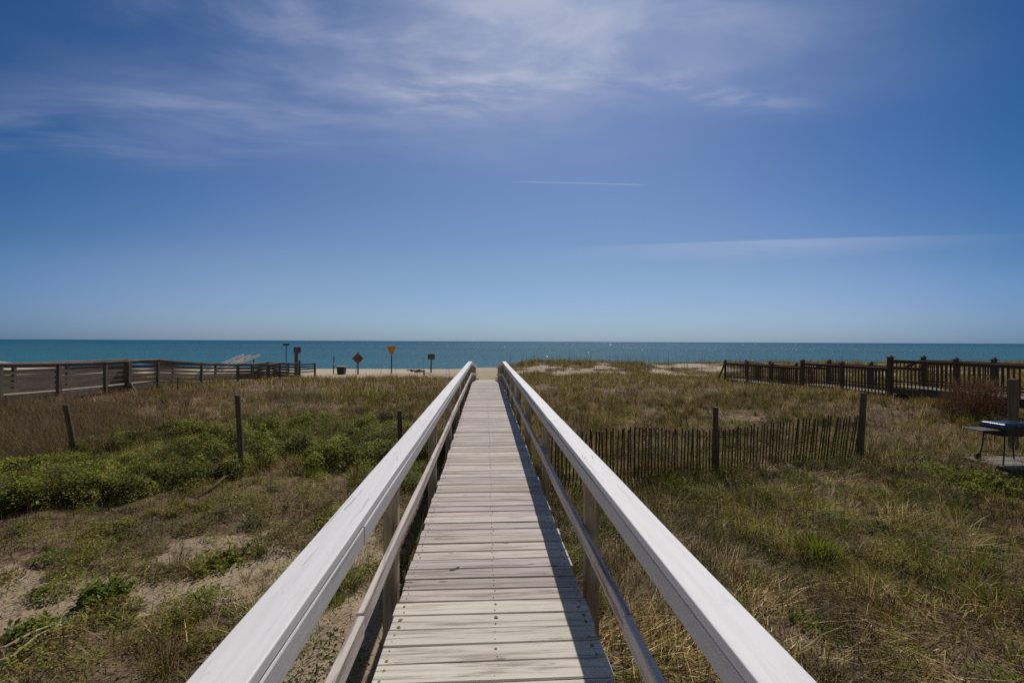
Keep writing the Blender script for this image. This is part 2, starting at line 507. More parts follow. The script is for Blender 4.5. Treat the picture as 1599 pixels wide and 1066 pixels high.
def sea_mat():
    m, t, b, out = principled('sea_water', (0.02, 0.13, 0.18), 0.12, 0.5)
    pos = t.n('ShaderNodeNewGeometry').outputs['Position']
    sp = t.n('ShaderNodeSeparateXYZ'); t.link(pos, sp.inputs[0])
    big = t.noise(t.mapping(pos, (0.0012, 0.006, 1)), 1.0, 5, 0.55)
    med = t.noise(t.mapping(pos, (0.02, 0.09, 1)), 1.0, 6, 0.6)
    near = t.ss(t.m('LOGARITHM', t.m('MAXIMUM', sp.outputs[1], 60.0), 10.0), 1.9, 3.4)
    c = t.mix(near, (0.026, 0.122, 0.182), (0.007, 0.088, 0.175))
    c = t.mix(t.m('MULTIPLY', t.ss(big, 0.42, 0.62), 0.5), c, (0.008, 0.075, 0.14))
    c = t.mix(t.m('MULTIPLY', t.ss(med, 0.5, 0.7), 0.25), c, (0.04, 0.155, 0.19))
    w1 = t.noise(t.mapping(pos, (0.35, 0.9, 1)), 1.0, 5, 0.6)
    w2 = t.noise(t.mapping(pos, (2.2, 3.6, 1)), 1.0, 3, 0.6)
    h = t.m('ADD', t.m('MULTIPLY', w1, 1.0), t.m('MULTIPLY', w2, 0.22))
    nd = t.n('ShaderNodeBump')
    nd.inputs['Strength'].default_value = 1.0
    nd.inputs['Distance'].default_value = 1.0
    t.link(h, nd.inputs['Height'])
    di = t.n('ShaderNodeBsdfDiffuse')
    t.link(c, di.inputs['Color'])
    gl = t.n('ShaderNodeBsdfGlossy')
    gl.inputs['Roughness'].default_value = 0.45
    t.link(nd.outputs[0], gl.inputs['Normal'])
    mx = t.n('ShaderNodeMixShader')
    mx.inputs[0].default_value = 0.035
    t.link(di.outputs[0], mx.inputs[1]); t.link(gl.outputs[0], mx.inputs[2])
    t.link(mx.outputs[0], out.inputs[0])
    t.t.nodes.remove(b)
    return m


M['sea'] = sea_mat()


# ------------------------------------------------------------------ object helpers
def tag(o, label=None, cat=None, group=None, kind=None):
    if label: o['label'] = label
    if cat: o['category'] = cat
    if group: o['group'] = group
    if kind: o['kind'] = kind
    return o


def empty(name, loc, label=None, cat=None, group=None):
    o = bpy.data.objects.new(name, None)
    o.empty_display_size = 0.2
    o.location = loc
    col.objects.link(o)
    return tag(o, label, cat, group)


def origin_of(o):
    p = Vector((0, 0, 0))
    while o is not None:
        p += Vector(o.location); o = o.parent
    return p


class MB:
    """collects shapes; build() makes ONE mesh object. Carries a grain coordinate and a tint."""
    def __init__(self):
        self.v = []; self.f = []; self.g = []; self.c = []; self.mi = []

    def _add(self, vs, fs, gs, tint, mi=0):
        o = len(self.v)
        self.v += [tuple(x) for x in vs]
        self.g += [tuple(x) for x in gs]
        self.c += [tint] * len(vs)
        self.f += [tuple(i + o for i in f) for f in fs]
        self.mi += [mi] * len(fs)

    def beam(self, p0, p1, w, h, up=(0, 0, 1), tint=None, w1=None, h1=None, mi=0):
        """box from p0 to p1 (axis through its centre), w sideways, h along 'up'"""
        p0 = Vector(p0); p1 = Vector(p1)
        ax = p1 - p0; L = ax.length; ax.normalize()
        u = Vector(up); s = ax.cross(u)
        if s.length < 1e-4:
            s = ax.cross(Vector((0, 1, 0)))
        s.normalize(); u = s.cross(ax).normalized()
        w1 = w if w1 is None else w1; h1 = h if h1 is None else h1
        if tint is None:
            k = random.uniform(0.85, 1.12); tint = (k, k * random.uniform(0.97, 1.02), k * random.uniform(0.95, 1.03))
        off = Vector((random.uniform(0, 90), random.uniform(0, 90), random.uniform(0, 90)))
        vs = []; gs = []
        for (p, ww, hh, l) in ((p0, w, h, 0), (p1, w1, h1, L)):
            for a, c in ((-1, -1), (1, -1), (1, 1), (-1, 1)):
                vs.append(p + s * (a * ww / 2) + u * (c * hh / 2))
                gs.append(off + Vector((l, a * ww / 2, c * hh / 2)))
        fs = [(0, 1, 2, 3), (7, 6, 5, 4), (0, 4, 5, 1), (1, 5, 6, 2), (2, 6, 7, 3), (3, 7, 4, 0)]
        self._add(vs, fs, gs, tint, mi)
        return self

    def plank(self, p0, p1, w, h, warp=0.003, step=0.8, tint=(1, 1, 1)):
        """a long board that is not quite straight"""
        p0 = Vector(p0); p1 = Vector(p1)
        ax = (p1 - p0); L = ax.length; ax.normalize()
        s = ax.cross(Vector((0, 0, 1))).normalized(); u = s.cross(ax)
        k = max(2, int(L / step) + 1)
        off = Vector((random.uniform(0, 90), random.uniform(0, 90), random.uniform(0, 90)))
        vs = []; gs = []; fs = []
        for i in range(k):
            t = i / (k - 1)
            c = p0.lerp(p1, t) + s * random.uniform(-warp, warp) + u * random.uniform(-warp, warp) * 0.6
            ww = w + random.uniform(-warp, warp); tw = random.uniform(-warp, warp) * 0.5
            for a, b in ((-1, -1), (1, -1), (1, 1), (-1, 1)):
                vs.append(c + s * (a * ww / 2) + u * (b * h / 2 + a * tw))
                gs.append(off + Vector((L * t, a * w / 2, b * h / 2)))
        for i in range(k - 1):
            for j in range(4):
                a, b = i * 4 + j, i * 4 + (j + 1) % 4
                fs.append((a, a + 4, b + 4, b))
        fs.append((0, 1, 2, 3)); m_ = (k - 1) * 4; fs.append((m_ + 3, m_ + 2, m_ + 1, m_))
        self._add(vs, fs, gs, tint)
        return self

    def box(self, c, size, tint=None, mi=0):
        c = Vector(c)
        # the longest horizontal side carries the grain
        if size[0] >= size[1]:
            return self.beam(c - Vector((size[0] / 2, 0, 0)), c + Vector((size[0] / 2, 0, 0)), size[1], size[2], tint=tint, mi=mi)
        return self.beam(c - Vector((0, size[1] / 2, 0)), c + Vector((0, size[1] / 2, 0)), size[0], size[2], tint=tint, mi=mi)

    def tube(self, pts, radii, n=8, tint=(1, 1, 1), mi=0, caps=True, wob=0.0):
        pts = [Vector(p) for p in pts]
        if not hasattr(radii, '__len__'):
            radii = [radii] * len(pts)
        vs = []; gs = []; fs = []
        l = 0; off = random.uniform(0, 50)
        for i, p in enumerate(pts):
            a = (pts[min(i + 1, len(pts) - 1)] - pts[max(i - 1, 0)]).normalized()
            r = Vector((0, 0, 1)) if abs(a.z) < 0.9 else Vector((0, 1, 0))
            s = a.cross(r).normalized(); u = s.cross(a)
            if i: l += (p - pts[i - 1]).length
            for k in range(n):
                an = 2 * math.pi * k / n
                rr = radii[i] * (1 + random.uniform(-wob, wob))
                d = s * math.cos(an) * rr + u * math.sin(an) * rr
                vs.append(p + d)
                gs.append((l + off, radii[i] * math.cos(an) + off, radii[i] * math.sin(an)))
        for i in range(len(pts) - 1):
            for k in range(n):
                a, b_ = i * n + k, i * n + (k + 1) % n
                fs.append((a, a + n, b_ + n, b_))
        if caps:
            fs.append(tuple(range(n)))
            fs.append(tuple(reversed(range((len(pts) - 1) * n, len(pts) * n))))
        self._add(vs, fs, gs, tint, mi)
        return self

    def prism(self, outline, p, sx, sy, depth, tint=(1, 1, 1), mi=0):
        """flat plate: outline in (u,v), placed at p with axes sx, sy, thickness along sx x sy"""
        sx = Vector(sx); sy = Vector(sy); nn = sx.cross(sy).normalized() * depth / 2
        p = Vector(p); k = len(outline)
        vs = [p + sx * u + sy * v - nn for u, v in outline] + [p + sx * u + sy * v + nn for u, v in outline]
        fs = [tuple(range(k - 1, -1, -1)), tuple(range(k, 2 * k))]
        fs += [(i, (i + 1) % k, (i + 1) % k + k, i + k) for i in range(k)]
        self._add(vs, fs, [(v.x, v.y, v.z) for v in vs], tint, mi)
        return self

    def build(self, name, mat, parent=None, bevel=0.0, smooth=False, seg=1):
        org = origin_of(parent) if parent is not None else Vector((0, 0, 0))
        me = bpy.data.meshes.new(name)
        me.from_pydata([tuple(Vector(v) - org) for v in self.v], [], self.f)
        a = me.attributes.new('gr', 'FLOAT_VECTOR', 'POINT')
        a.data.foreach_set('vector', np.array(self.g, 'f').ravel())
        c = me.attributes.new('Col', 'FLOAT_COLOR', 'POINT')
        cc = np.ones((len(self.v), 4), 'f'); cc[:, :3] = np.array(self.c, 'f')
        c.data.foreach_set('color', cc.ravel())
        for m_ in (mat if isinstance(mat, (list, tuple)) else [mat]):
            me.materials.append(m_)
        if any(self.mi):
            me.polygons.foreach_set('material_index', self.mi)
        if smooth:
            me.polygons.foreach_set('use_smooth', [True] * len(me.polygons))
        me.update()
        o = bpy.data.objects.new(name, me)
        col.objects.link(o)
        if parent is not None:
            o.parent = parent
        if bevel:
            bm = o.modifiers.new('bevel', 'BEVEL')
            bm.width = bevel; bm.segments = seg; bm.limit_method = 'ANGLE'; bm.angle_limit = math.radians(35)
        return o


def mesh_np(name, V, F, C, mat, parent=None, smooth=False):
    """triangles from numpy arrays with a vertex colour"""
    me = bpy.data.meshes.new(name)
    V = np.asarray(V, 'f'); F = np.asarray(F, 'i')
    if parent is not None:
        V = V - np.array(origin_of(parent), 'f')
    k = F.shape[1]
    me.vertices.add(len(V)); me.vertices.foreach_set('co', V.ravel())
    me.loops.add(F.size); me.loops.foreach_set('vertex_index', F.ravel())
    me.polygons.add(len(F)); me.polygons.foreach_set('loop_start', np.arange(len(F), dtype='i') * k)
    if C is not None:
        c = me.attributes.new('Col', 'FLOAT_COLOR', 'POINT')
        cc = np.ones((len(V), 4), 'f'); cc[:, :3] = C
        c.data.foreach_set('color', cc.ravel())
    if smooth:
        me.polygons.foreach_set('use_smooth', np.ones(len(F), dtype=bool))
    me.materials.append(mat)
    me.update(calc_edges=True)
    o = bpy.data.objects.new(name, me)
    col.objects.link(o)
    if parent is not None:
        o.parent = parent
    return o


# ------------------------------------------------------------------ the setting
def build_ground():
    xs = np.concatenate([-np.geomspace(20, 420, 40)[::-1], np.arange(-19.8, 19.81, 0.16), np.geomspace(20, 420, 40)])
    ys = np.concatenate([np.arange(-40, 2.5, 1.2), np.arange(2.6, 16, 0.14), np.arange(16, 56, 0.4), np.arange(56, 100, 2.0), np.geomspace(100, 160, 6)])
    X, Y = np.meshgrid(xs, ys)
    Z = ground(X, Y)
    nx, ny = len(xs), len(ys)
    V = np.stack([X.ravel(), Y.ravel(), Z.ravel()], 1)
    i = np.arange(nx - 1)[None, :] + nx * np.arange(ny - 1)[:, None]
    i = i.ravel()
    F = np.stack([i, i + 1, i + nx + 1, i + nx], 1)
    o = mesh_np('sand_ground', V, F, None, M['sand'], smooth=True)
    a = o.data.attributes.new('bare', 'FLOAT', 'POINT')
    a.data.foreach_set('value', bare(X, Y).ravel().astype('f'))
    tag(o, kind='structure')


build_ground()

me = bpy.data.meshes.new('sea')
me.from_pydata([(-60000, 68, 0), (60000, 68, 0), (60000, 60000, 0), (-60000, 60000, 0)], [], [(0, 1, 2, 3)])
me.materials.append(M['sea'])
sea = bpy.data.objects.new('sea', me)
col.objects.link(sea)
tag(sea, kind='structure')



def glint_wavelets():
    """small wavelet facets on the sea, added and tilted to throw sun glints back"""
    n = 1500
    D = 78 + 1500 * rng.rand(n) ** 2.2
    a = YAW + np.arctan((rng.normal(1090, 240, n) - 799.5) / FPX)
    X = D * np.sin(a); Y = D * np.cos(a)
    ok = Y > 80
    X, Y, D = X[ok], Y[ok], D[ok]; n = len(X)
    S_ = np.array(S)
    to = np.stack([-X, -Y, np.full(n, CZ)], 1); to /= np.linalg.norm(to, axis=1)[:, None]
    nn = S_ + to; nn /= np.linalg.norm(nn, axis=1)[:, None]  # normals aimed between sun and camera so the added facets glint
    nn = nn + rng.normal(0, 0.25, (n, 3)); nn /= np.linalg.norm(nn, axis=1)[:, None]
    s1 = np.cross(nn, [0, 0, 1.0]); s1 /= np.linalg.norm(s1, axis=1)[:, None]
    u1 = np.cross(s1, nn)
    w = (0.03 + 0.16 * rng.rand(n) ** 4) * (D / 100) ** 0.7; h = w * rng.uniform(0.25, 0.5, n)
    c = np.stack([X, Y, 0.02 + 0.35 * h], 1)
    w = w[:, None]; h = h[:, None]
    V = np.stack([c - s1 * w - u1 * h * 0.3, c - u1 * h, c + s1 * w - u1 * h * 0.3, c + u1 * h], 1).reshape(-1, 3)
    F = np.arange(4 * n).reshape(n, 4)
    m, t, b, out = principled('glint_wavelet_water', (0.02, 0.10, 0.14), 0.36, 0.45)
    tag(mesh_np('glint_wavelets', V, F, None, m), kind='stuff')


glint_wavelets()

# ------------------------------------------------------------------ the boardwalk
DZ = CZ - 1.72               # top of the deck
XL, XR = -0.573, 0.664
YF, YE = 18.9, 29.0          # where the ramp starts and ends
DROP = 0.73


def deck_z(y):
    return DZ if y <= YF else DZ - DROP * (y - YF) / (YE - YF)


def build_boardwalk():
    root = empty('boardwalk', (0.045, 10.0, DZ), 'long wooden boardwalk with white painted handrails running to the sea in the middle', 'boardwalk')
    d = MB(); nl = MB()
    pitch = 0.1447
    y = -1.6; i = 0
    ynew = 2.96
    while y < YE:
        z = deck_z(y + pitch / 2)
        new = y < ynew
        if new:
            k = random.uniform(0.98, 1.10); tint = (k * 1.02, k * 1.05, k * 0.99)
        else:
            k = random.uniform(0.74, 1.10); tint = (k, k * random.uniform(0.97, 1.0), k * random.uniform(0.95, 1.01))
        xl = XL + random.uniform(-0.012, 0.010); xr = XR + random.uniform(-0.012, 0.012)
        sk = random.uniform(-0.004, 0.004)
        wdt = 0.1365 if new else 0.136 - random.uniform(0, 0.007)
        dz = random.uniform(-0.003, 0.003)
        d.beam((xl, y + pitch / 2 - sk, z - 0.019 + dz), (xr, y + pitch / 2 + sk, z - 0.019 + dz + random.uniform(-0.003, 0.003)), wdt, 0.038, tint=tint)
        if y < 14:
            for xn in (XL + 0.05, 0.062, XR - 0.05):
                for yy in (0.035, 0.105):
                    x_ = xn + random.uniform(-0.012, 0.012); y_ = y + yy + random.uniform(-0.008, 0.008)
                    r = 0.0042
                    nl.tube([(x_, y_, z - 0.006), (x_, y_, z + 0.0035)], [r, r * 0.9], 6)
                    if new and random.random() < 0.6:
                        rr = random.uniform(0.007, 0.013)
                        nl.tube([(x_ + 0.002, y_ - 0.004, z - 0.004), (x_ + 0.002, y_ - 0.004, z + 0.0031)], [rr, rr], 9, mi=1, wob=0.3)
        y += pitch; i += 1
    d.build('deck', M['deck'], root, bevel=0.004)
    # stringers under the deck
    for xs_ in (XL + 0.04, 0.045, XR - 0.04):
        s = MB()
        s.beam((xs_, -1.5, DZ - 0.135), (xs_, YF, DZ - 0.135), 0.04, 0.18)
        s.beam((xs_, YF, DZ - 0.135), (xs_, YE, DZ - DROP - 0.135), 0.04, 0.18)
        s.build('stringer', M['post'], root)
    for side in (-1, 1):
        if side < 0:
            c0, c1, fi, fo, po = -0.734, -0.579, -0.574, -0.612, -0.714
            mt = 1.298
        else:
            c0, c1, fi, fo, po = 0.679, 0.825, 0.680, 0.718, 0.820
            mt = 1.335
        cx = (c0 + c1) / 2
        ztop = CZ - 0.84
        jit = lambda a: random.uniform(-a, a)
        # the cap: boards end to end
        cap = MB()
        ys_ = [-1.6, 1.0, 4.9, 8.5, 12.2, 15.8, YF + 0.15]
        x0 = cx
        for a, b in zip(ys_[:-1], ys_[1:]):
            x1 = cx + jit(0.008 if b > 6 else 0.002)
            k_ = random.uniform(0.93, 1.0)
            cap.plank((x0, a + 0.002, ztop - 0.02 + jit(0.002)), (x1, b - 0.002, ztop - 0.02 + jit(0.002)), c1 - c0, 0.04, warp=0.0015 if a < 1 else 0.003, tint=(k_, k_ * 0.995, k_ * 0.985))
            x0 = x1
        cap.beam((cx, YF + 0.16, ztop - 0.024), (cx, YE, ztop - DROP - 0.02), c1 - c0, 0.04, tint=(1, 1, 1))
        for k in range(-1, 8):
            yk = 3.28 + 2.47 * k
            if yk > YF: break
            for dx in (-0.035, 0.03):
                for dy in (-0.02, 0.03):
                    if random.random() < 0.8:
                        xx, yy = cx + dx + jit(0.008), yk + dy + jit(0.012)
                        nl.tube([(xx, yy, ztop - 0.006), (xx, yy, ztop + 0.0028)], [0.0042, 0.004], 6)
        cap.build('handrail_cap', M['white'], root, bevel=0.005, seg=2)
        fa = MB()
        fx = (fi + fo) / 2
        ys2 = [-1.6, 2.2, 7.1, 12.0, 16.9, YF]
        for a, b in zip(ys2[:-1], ys2[1:]):
            sag = 0.007 if side > 0 and 2.0 < a < 3.0 else 0.0
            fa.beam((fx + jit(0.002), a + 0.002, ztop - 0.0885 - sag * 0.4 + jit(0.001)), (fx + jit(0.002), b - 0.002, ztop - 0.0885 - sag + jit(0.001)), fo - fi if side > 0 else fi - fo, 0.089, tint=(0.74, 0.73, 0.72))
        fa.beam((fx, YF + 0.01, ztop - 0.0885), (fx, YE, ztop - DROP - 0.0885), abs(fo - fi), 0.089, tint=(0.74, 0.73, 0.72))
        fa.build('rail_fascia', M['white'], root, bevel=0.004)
        mr = MB()
        zm = CZ - mt
        for a, b in zip(ys2[:-1], ys2[1:]):
            mr.plank((fx + jit(0.003), a + 0.003, zm - 0.055 + jit(0.003)), (fx + jit(0.003), b - 0.003, zm - 0.055 + jit(0.003)), abs(fo - fi), 0.108, warp=0.004, tint=(1, 0.99, 0.98))
        mr.beam((fx, YF + 0.01, zm - 0.055), (fx, YE, zm - DROP - 0.055), abs(fo - fi), 0.108)
        mr.build('mid_rail', M['midrail'], root, bevel=0.005)
        # a dark infill board along the ramp
        rb = MB()
        for dz_ in (0.30, 0.60):
            rb.beam((fo, YF + 0.3, ztop - dz_), (fo, YE, ztop - DROP - dz_), 0.03, 0.16)
        xp = (fo + po) / 2
        wp = abs(po - fo)
        for k in range(-1, 11):
            yk = 3.28 + 2.47 * k
            if yk > YE: break
            lean = jit(0.008)
            zt = ztop - 0.0415 - max(0.0, DROP * (yk + 0.05 - YF) / (YE - YF))
            zg = float(ground(xp, yk)) - 0.4
            p = MB()
            p.beam((xp + lean, yk, zg), (xp, yk, zt), wp - 0.002, 0.09, up=(0, 1, 0))
            p.build('post', M['post'], root, bevel=0.006)
    tag(nl.build('nail_heads', [M['nail'], M['rust']], root), kind='stuff')


build_boardwalk()


# leaf scraps lying on the deck
def deck_leaf():
    m = MB()
    x, y = 711, 889
    D = FPX * 1.72 / (889 - 532.5)
    X, Y = at(709, D)
    z = DZ + 0.006
    out = [(-0.028, -0.008), (-0.012, -0.014), (0.012, -0.010), (0.026, 0.004), (0.010, 0.012), (-0.014, 0.008)]
    m.prism(out, (X, Y, z), (1, 0.2, 0.05), (-0.2, 1, 0.1), 0.003)
    m.prism([(u * 0.55, v * 0.7) for u, v in out], (X + 0.035, Y + 0.018, z + 0.002), (0.8, -0.5, 0.2), (0.5, 0.8, 0.1), 0.003)
    o = m.build('dead_leaf', plain('dark_leaf', (0.025, 0.045, 0.02), 0.6))
    tag(o, 'small dark green leaf scrap lying on the pale deck planks', 'leaf')


deck_leaf()


# ------------------------------------------------------------------ neighbouring walkways
def build_left_walkway():
    pts = [(-260, 11.6, -0.70), (-110, 13.2, -0.74), (0, 15.0, -0.79), (92, 17.1, -0.87), (165, 19.3, -0.917), (247, 22.2, -0.927), (315, 25.5, -1.26),
           (372, 29.2, -1.50), (420, 31.6, -1.64), (437, 32.4, -1.57), (468, 33.6, -1.68)]
    root = empty('weathered_walkway', (*at(165, 19.3), float(ground(*at(165, 19.3)))),
                 'weathered brown walkway on the left with railings of wide horizontal boards', 'boardwalk')
    P = []
    for px, D, zr in pts:
        x, y = at(px, D)
        P.append(Vector((x, y, CZ + zr)))
    W = 1.55
    H = 1.08
    n = len(P)
    off = []
    for i in range(n):
        a = (P[min(i + 1, n - 1)] - P[max(i - 1, 0)]); a.z = 0; a.normalize()
        off.append(Vector((-a.y, a.x, 0)) * W)
    Q = [p + o for p, o in zip(P, off)]
    # decking
    d = MB(); st = MB()
    for i in range(n - 1):
        a0, a1, b0, b1 = P[i], P[i + 1], Q[i], Q[i + 1]
        L = (a1 - a0).length
        k = max(2, int(L / 0.15))
        for j in range(k):
            t = (j + 0.5) / k
            p = a0.lerp(a1, t); q = b0.lerp(b1, t)
            dz = Vector((0, 0, -H - 0.03))
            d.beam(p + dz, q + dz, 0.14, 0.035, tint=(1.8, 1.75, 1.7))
        for (u0, u1) in ((a0, a1), (b0, b1)):
            st.beam(u0 + Vector((0, 0, -H - 0.16)), u1 + Vector((0, 0, -H - 0.16)), 0.045, 0.21)
    d.build('deck', M['old_wood'], root)
    st.build('stringer', M['old_wood'], root)
    for pts_, front in ((P, True), (Q, False)):
        for i in range(n - 1):
            r = MB()
            p, q = pts_[i], pts_[i + 1]
            e = (q - p).normalized() * 0.02
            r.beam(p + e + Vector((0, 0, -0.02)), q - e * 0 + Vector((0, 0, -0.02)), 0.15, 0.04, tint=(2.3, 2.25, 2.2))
            r.build('handrail', M['old_wood'], root)
            s = MB()
            for j in range(5):
                zz = -0.115 - j * 0.205
                s.beam(p + e * 2 + Vector((0, 0, zz + random.uniform(-0.015, 0.015))), q - e * 2 + Vector((0, 0, zz + random.uniform(-0.015, 0.015))), 0.042, 0.112 if j < 3 else 0.145)
            s.build('rail_boards', M['old_wood'], root)
        for i in range(n):
            m = MB()
            p = pts_[i]
            g = float(ground(p.x, p.y))
            w = 0.115 if front else 0.10
            top = p.z - 0.042
            if front and i == n - 1:
                top = p.z + 0.22
            m.beam((p.x, p.y, min(g, p.z - H - 0.2) - 0.3), (p.x, p.y, top), w, w, up=(0, 1, 0))
            m.build('post', M['old_wood'], root)
    # the doubled posts with splayed feet
    for px, D in ((200, 20.3),):
        x, y = at(px, D)
        m = MB()
        g = float(ground(x, y))
        m.beam((x, y, g - 0.3), (x, y, CZ - 0.97), 0.20, 0.16, up=(0, 1, 0))
        m.beam((x + 0.35, y + 0.1, g - 0.1), (x + 0.02, y, g + 0.6), 0.09, 0.09)
        m.build('post', M['old_wood'], root)
    # low end rail
    x0, y0 = P[-1].x, P[-1].y
    x1, y1 = at(492, 35.0)
    zt = CZ - 1.76
    for j in range(4):
        m = MB()
        zz = zt - 0.02 - j * 0.19
        m.beam((x0, y0, zz), (x1, y1, zz), 0.04, 0.09)
        m.build('end_rail', M['old_wood'], root)
    m = MB()
    m.beam((x1, y1, float(ground(x1, y1)) - 0.3), (x1, y1, zt + 0.03), 0.12, 0.12, up=(0, 1, 0))
    m.build('post', M['old_wood'], root)


build_left_walkway()


def build_right_walkway():
    def fr(D, z, back=False):
        lat = 17.29 - 0.14 * D + (1.3 if back else 0.0)
        x, y = lat2w(lat, D)
        return Vector((x, y, CZ + z))
    root = empty('stepped_walkway', tuple(fr(17.8, -2.1)), 'dark brown stepped walkway on the right with picket railings and capped posts', 'boardwalk')
    # bays: D near, D far, rail height near, far, floor near, far
    bays = [(11.0, 13.3, -0.64, -0.64), (13.3, 15.5, -0.64, -0.64), (15.5, 17.8, -0.64, -0.64),
            (17.8, 20.0, -0.965, -0.965), (20.0, 22.2, -0.965, -0.975),
            (22.2, 24.3, -1.20, -1.22), (24.3, 26.3, -1.22, -1.23), (26.3, 28.4, -1.23, -1.25)]
    H = 0.97
    dk = MB(); st = MB()
    for (D0, D1, z0, z1) in bays:
        k = int((D1 - D0) / 0.15)
        for j in range(k):
            t = (j + 0.5) / k
            D = D0 + (D1 - D0) * t; z = z0 + (z1 - z0) * t - H - 0.07
            dk.beam(fr(D, z), fr(D, z, True), 0.14, 0.035)
        for b in (False, True):
            st.beam(fr(D0, z0 - H - 0.23, b), fr(D1, z1 - H - 0.23, b), 0.04, 0.22)
    dk.build('deck', M['grey_wood'], root)
    st.build('stringer', M['dark_wood'], root)
    for b in (False, True):
        for (D0, D1, z0, z1) in bays:
            r = MB()
            r.beam(fr(D0 + 0.05, z0 - 0.02, b), fr(D1 - 0.05, z1 - 0.02, b), 0.13, 0.04, tint=(1.5, 1.45, 1.4))
            r.beam(fr(D0 + 0.05, z0 - 0.085, b), fr(D1 - 0.05, z1 - 0.085, b), 0.04, 0.085)
            r.beam(fr(D0 + 0.05, z0 - H + 0.15, b), fr(D1 - 0.05, z1 - H + 0.15, b), 0.04, 0.055)
            r.build('handrail', M['dark_wood'], root)
            p = MB()
            k = int((D1 - D0 - 0.1) / 0.14)
            for j in range(k):
                t = (j + 0.5) / k
                D = D0 + 0.07 + (D1 - D0 - 0.14) * t; z = z0 + (z1 - z0) * t
                a = fr(D, z - 0.05, b); c = fr(D, z - H - 0.11, b)
                p.beam(c + Vector((-0.036, 0, 0)), a + Vector((-0.036, 0, 0)), 0.034, 0.03, up=(0, 1, 0))
            p.build('picket_panel', M['dark_wood'], root)
        posts = [(11.0, -0.64), (13.3, -0.64), (15.5, -0.64), (17.8, -0.64), (20.0, -0.965), (22.2, -0.965), (24.3, -1.22), (26.3, -1.23), (28.4, -1.25)]
        for D, z in posts:
            q = fr(D, z, b)
            g = float(ground(q.x, q.y))
            m = MB()
            w = 0.145 if not b and D in (17.8, 22.2) else 0.105
            m.beam((q.x, q.y, min(g, q.z - H - 0.2) - 0.3), (q.x, q.y, q.z + 0.075), w, w, up=(0, 1, 0))
            po = m.build('post', M['dark_wood'], root)
            c = MB()
            zc = q.z + 0.075
            c.box((q.x, q.y, zc + 0.0125), (w + 0.07, w + 0.07, 0.025))
            c.beam((q.x, q.y, zc + 0.025), (q.x, q.y, zc + 0.095), w + 0.03, w + 0.03, up=(0, 1, 0), w1=0.03, h1=0.03)
            c.build('post_cap', M['dark_wood'], po)
    # sloping end rails where the levels step
    for D, z0, z1 in ((17.8, -0.60, -0.93), (22.2, -0.95, -1.17)):
        m = MB()
        m.beam(fr(D + 0.05, z0 - 0.06, True), fr(D + 0.7, z1 - 0.06, True), 0.05, 0.09)
        m.build('step_brace', M['dark_wood'], root)
    m = MB()
    a = fr(28.4, -1.25)
    g = float(ground(*fr(29.1, 0).xy))
    m.beam(a, fr(29.2, g + 0.1 - CZ), 0.06, 0.10)
    m.build('end_brace', M['dark_wood'], root)


build_right_walkway()


# ------------------------------------------------------------------ slat fence and posts
def build_fence():
    line = [(852, 9.15), (990, 9.6), (1118, 10.15), (1240, 10.55), (1349, 10.85)]
    LP = [Vector((*at(px, D), 0)) for px, D in line]
    # arc-length samples
    seg = [(LP[i + 1] - LP[i]).length for i in range(len(LP) - 1)]
    tot = sum(seg)

    def pt(s):
        for i, L in enumerate(seg):
            if s <= L or i == len(seg) - 1:
                return LP[i].lerp(LP[i + 1], s / L)
            s -= L
    q = pt(seg[0] + seg[1])
    root = empty('slat_fence', (q.x, q.y, float(ground(q.x, q.y))), 'old dark wooden slat sand fence wired between posts beside the boardwalk', 'fence')
    n = int(tot / 0.080)
    panels = [MB(), MB()]
    wires = []
    for i in range(n):
        s = (i + 0.5) / n * tot
        p = pt(s); f = s / tot
        g = float(ground(p.x, p.y))
        lean = 0.02 + 0.16 * float(sstep(np.array(f), 0.5, 0.95)) + random.uniform(-0.03, 0.03)
        h = 1.06 + random.uniform(-0.05, 0.04) + 0.06 * math.sin(f * 9)
        if f > 0.97: lean *= 0.5
        d = (pt(min(s + 0.05, tot)) - pt(max(s - 0.05, 0))).normalized()
        base = Vector((p.x, p.y, g - 0.04)); top = base + Vector((d.x * lean, d.y * lean, h))
        top += Vector((-d.y, d.x, 0)) * random.uniform(-0.03, 0.03)
        pm = panels[0] if s < seg[0] + seg[1] else panels[1]
        k = random.uniform(0.6, 1.3)
        pm.beam(base, top, random.uniform(0.024, 0.036), 0.010, up=(-d.y, d.x, 0), tint=(k, k * 0.95, k * 0.9))
        wires.append([base.lerp(top, t) + Vector((d.y, -d.x, 0)) * 0.008 for t in (0.15, 0.5, 0.85)])
    for pm in panels:
        pm.build('slat_panel', M['fence_wood'], root)
    for j in range(3):
        w = MB()
        w.tube([x[j] for x in wires], 0.004, 5, caps=False)
        w.build('wire', M['wire'], root)
    for px, D, ytop, lean, r in ((1118, 10.2, 635, 0.0, 0.062), (1349, 10.9, 613, -0.10, 0.075)):
        x, y = at(px, D)
        g = float(ground(x, y))
        zt = zat(px, ytop, D)
        m = MB()
        m.tube([(x + lean, y, g - 0.3), (x + lean * 0.5, y, (g + zt) / 2), (x, y, zt)], [r, r, r * 0.93], 9, wob=0.04)
        m.build('post', M['fence_wood'], root)
    # a broken slat propped against the fence
    x, y = at(1130, 10.1)
    return root


build_fence()


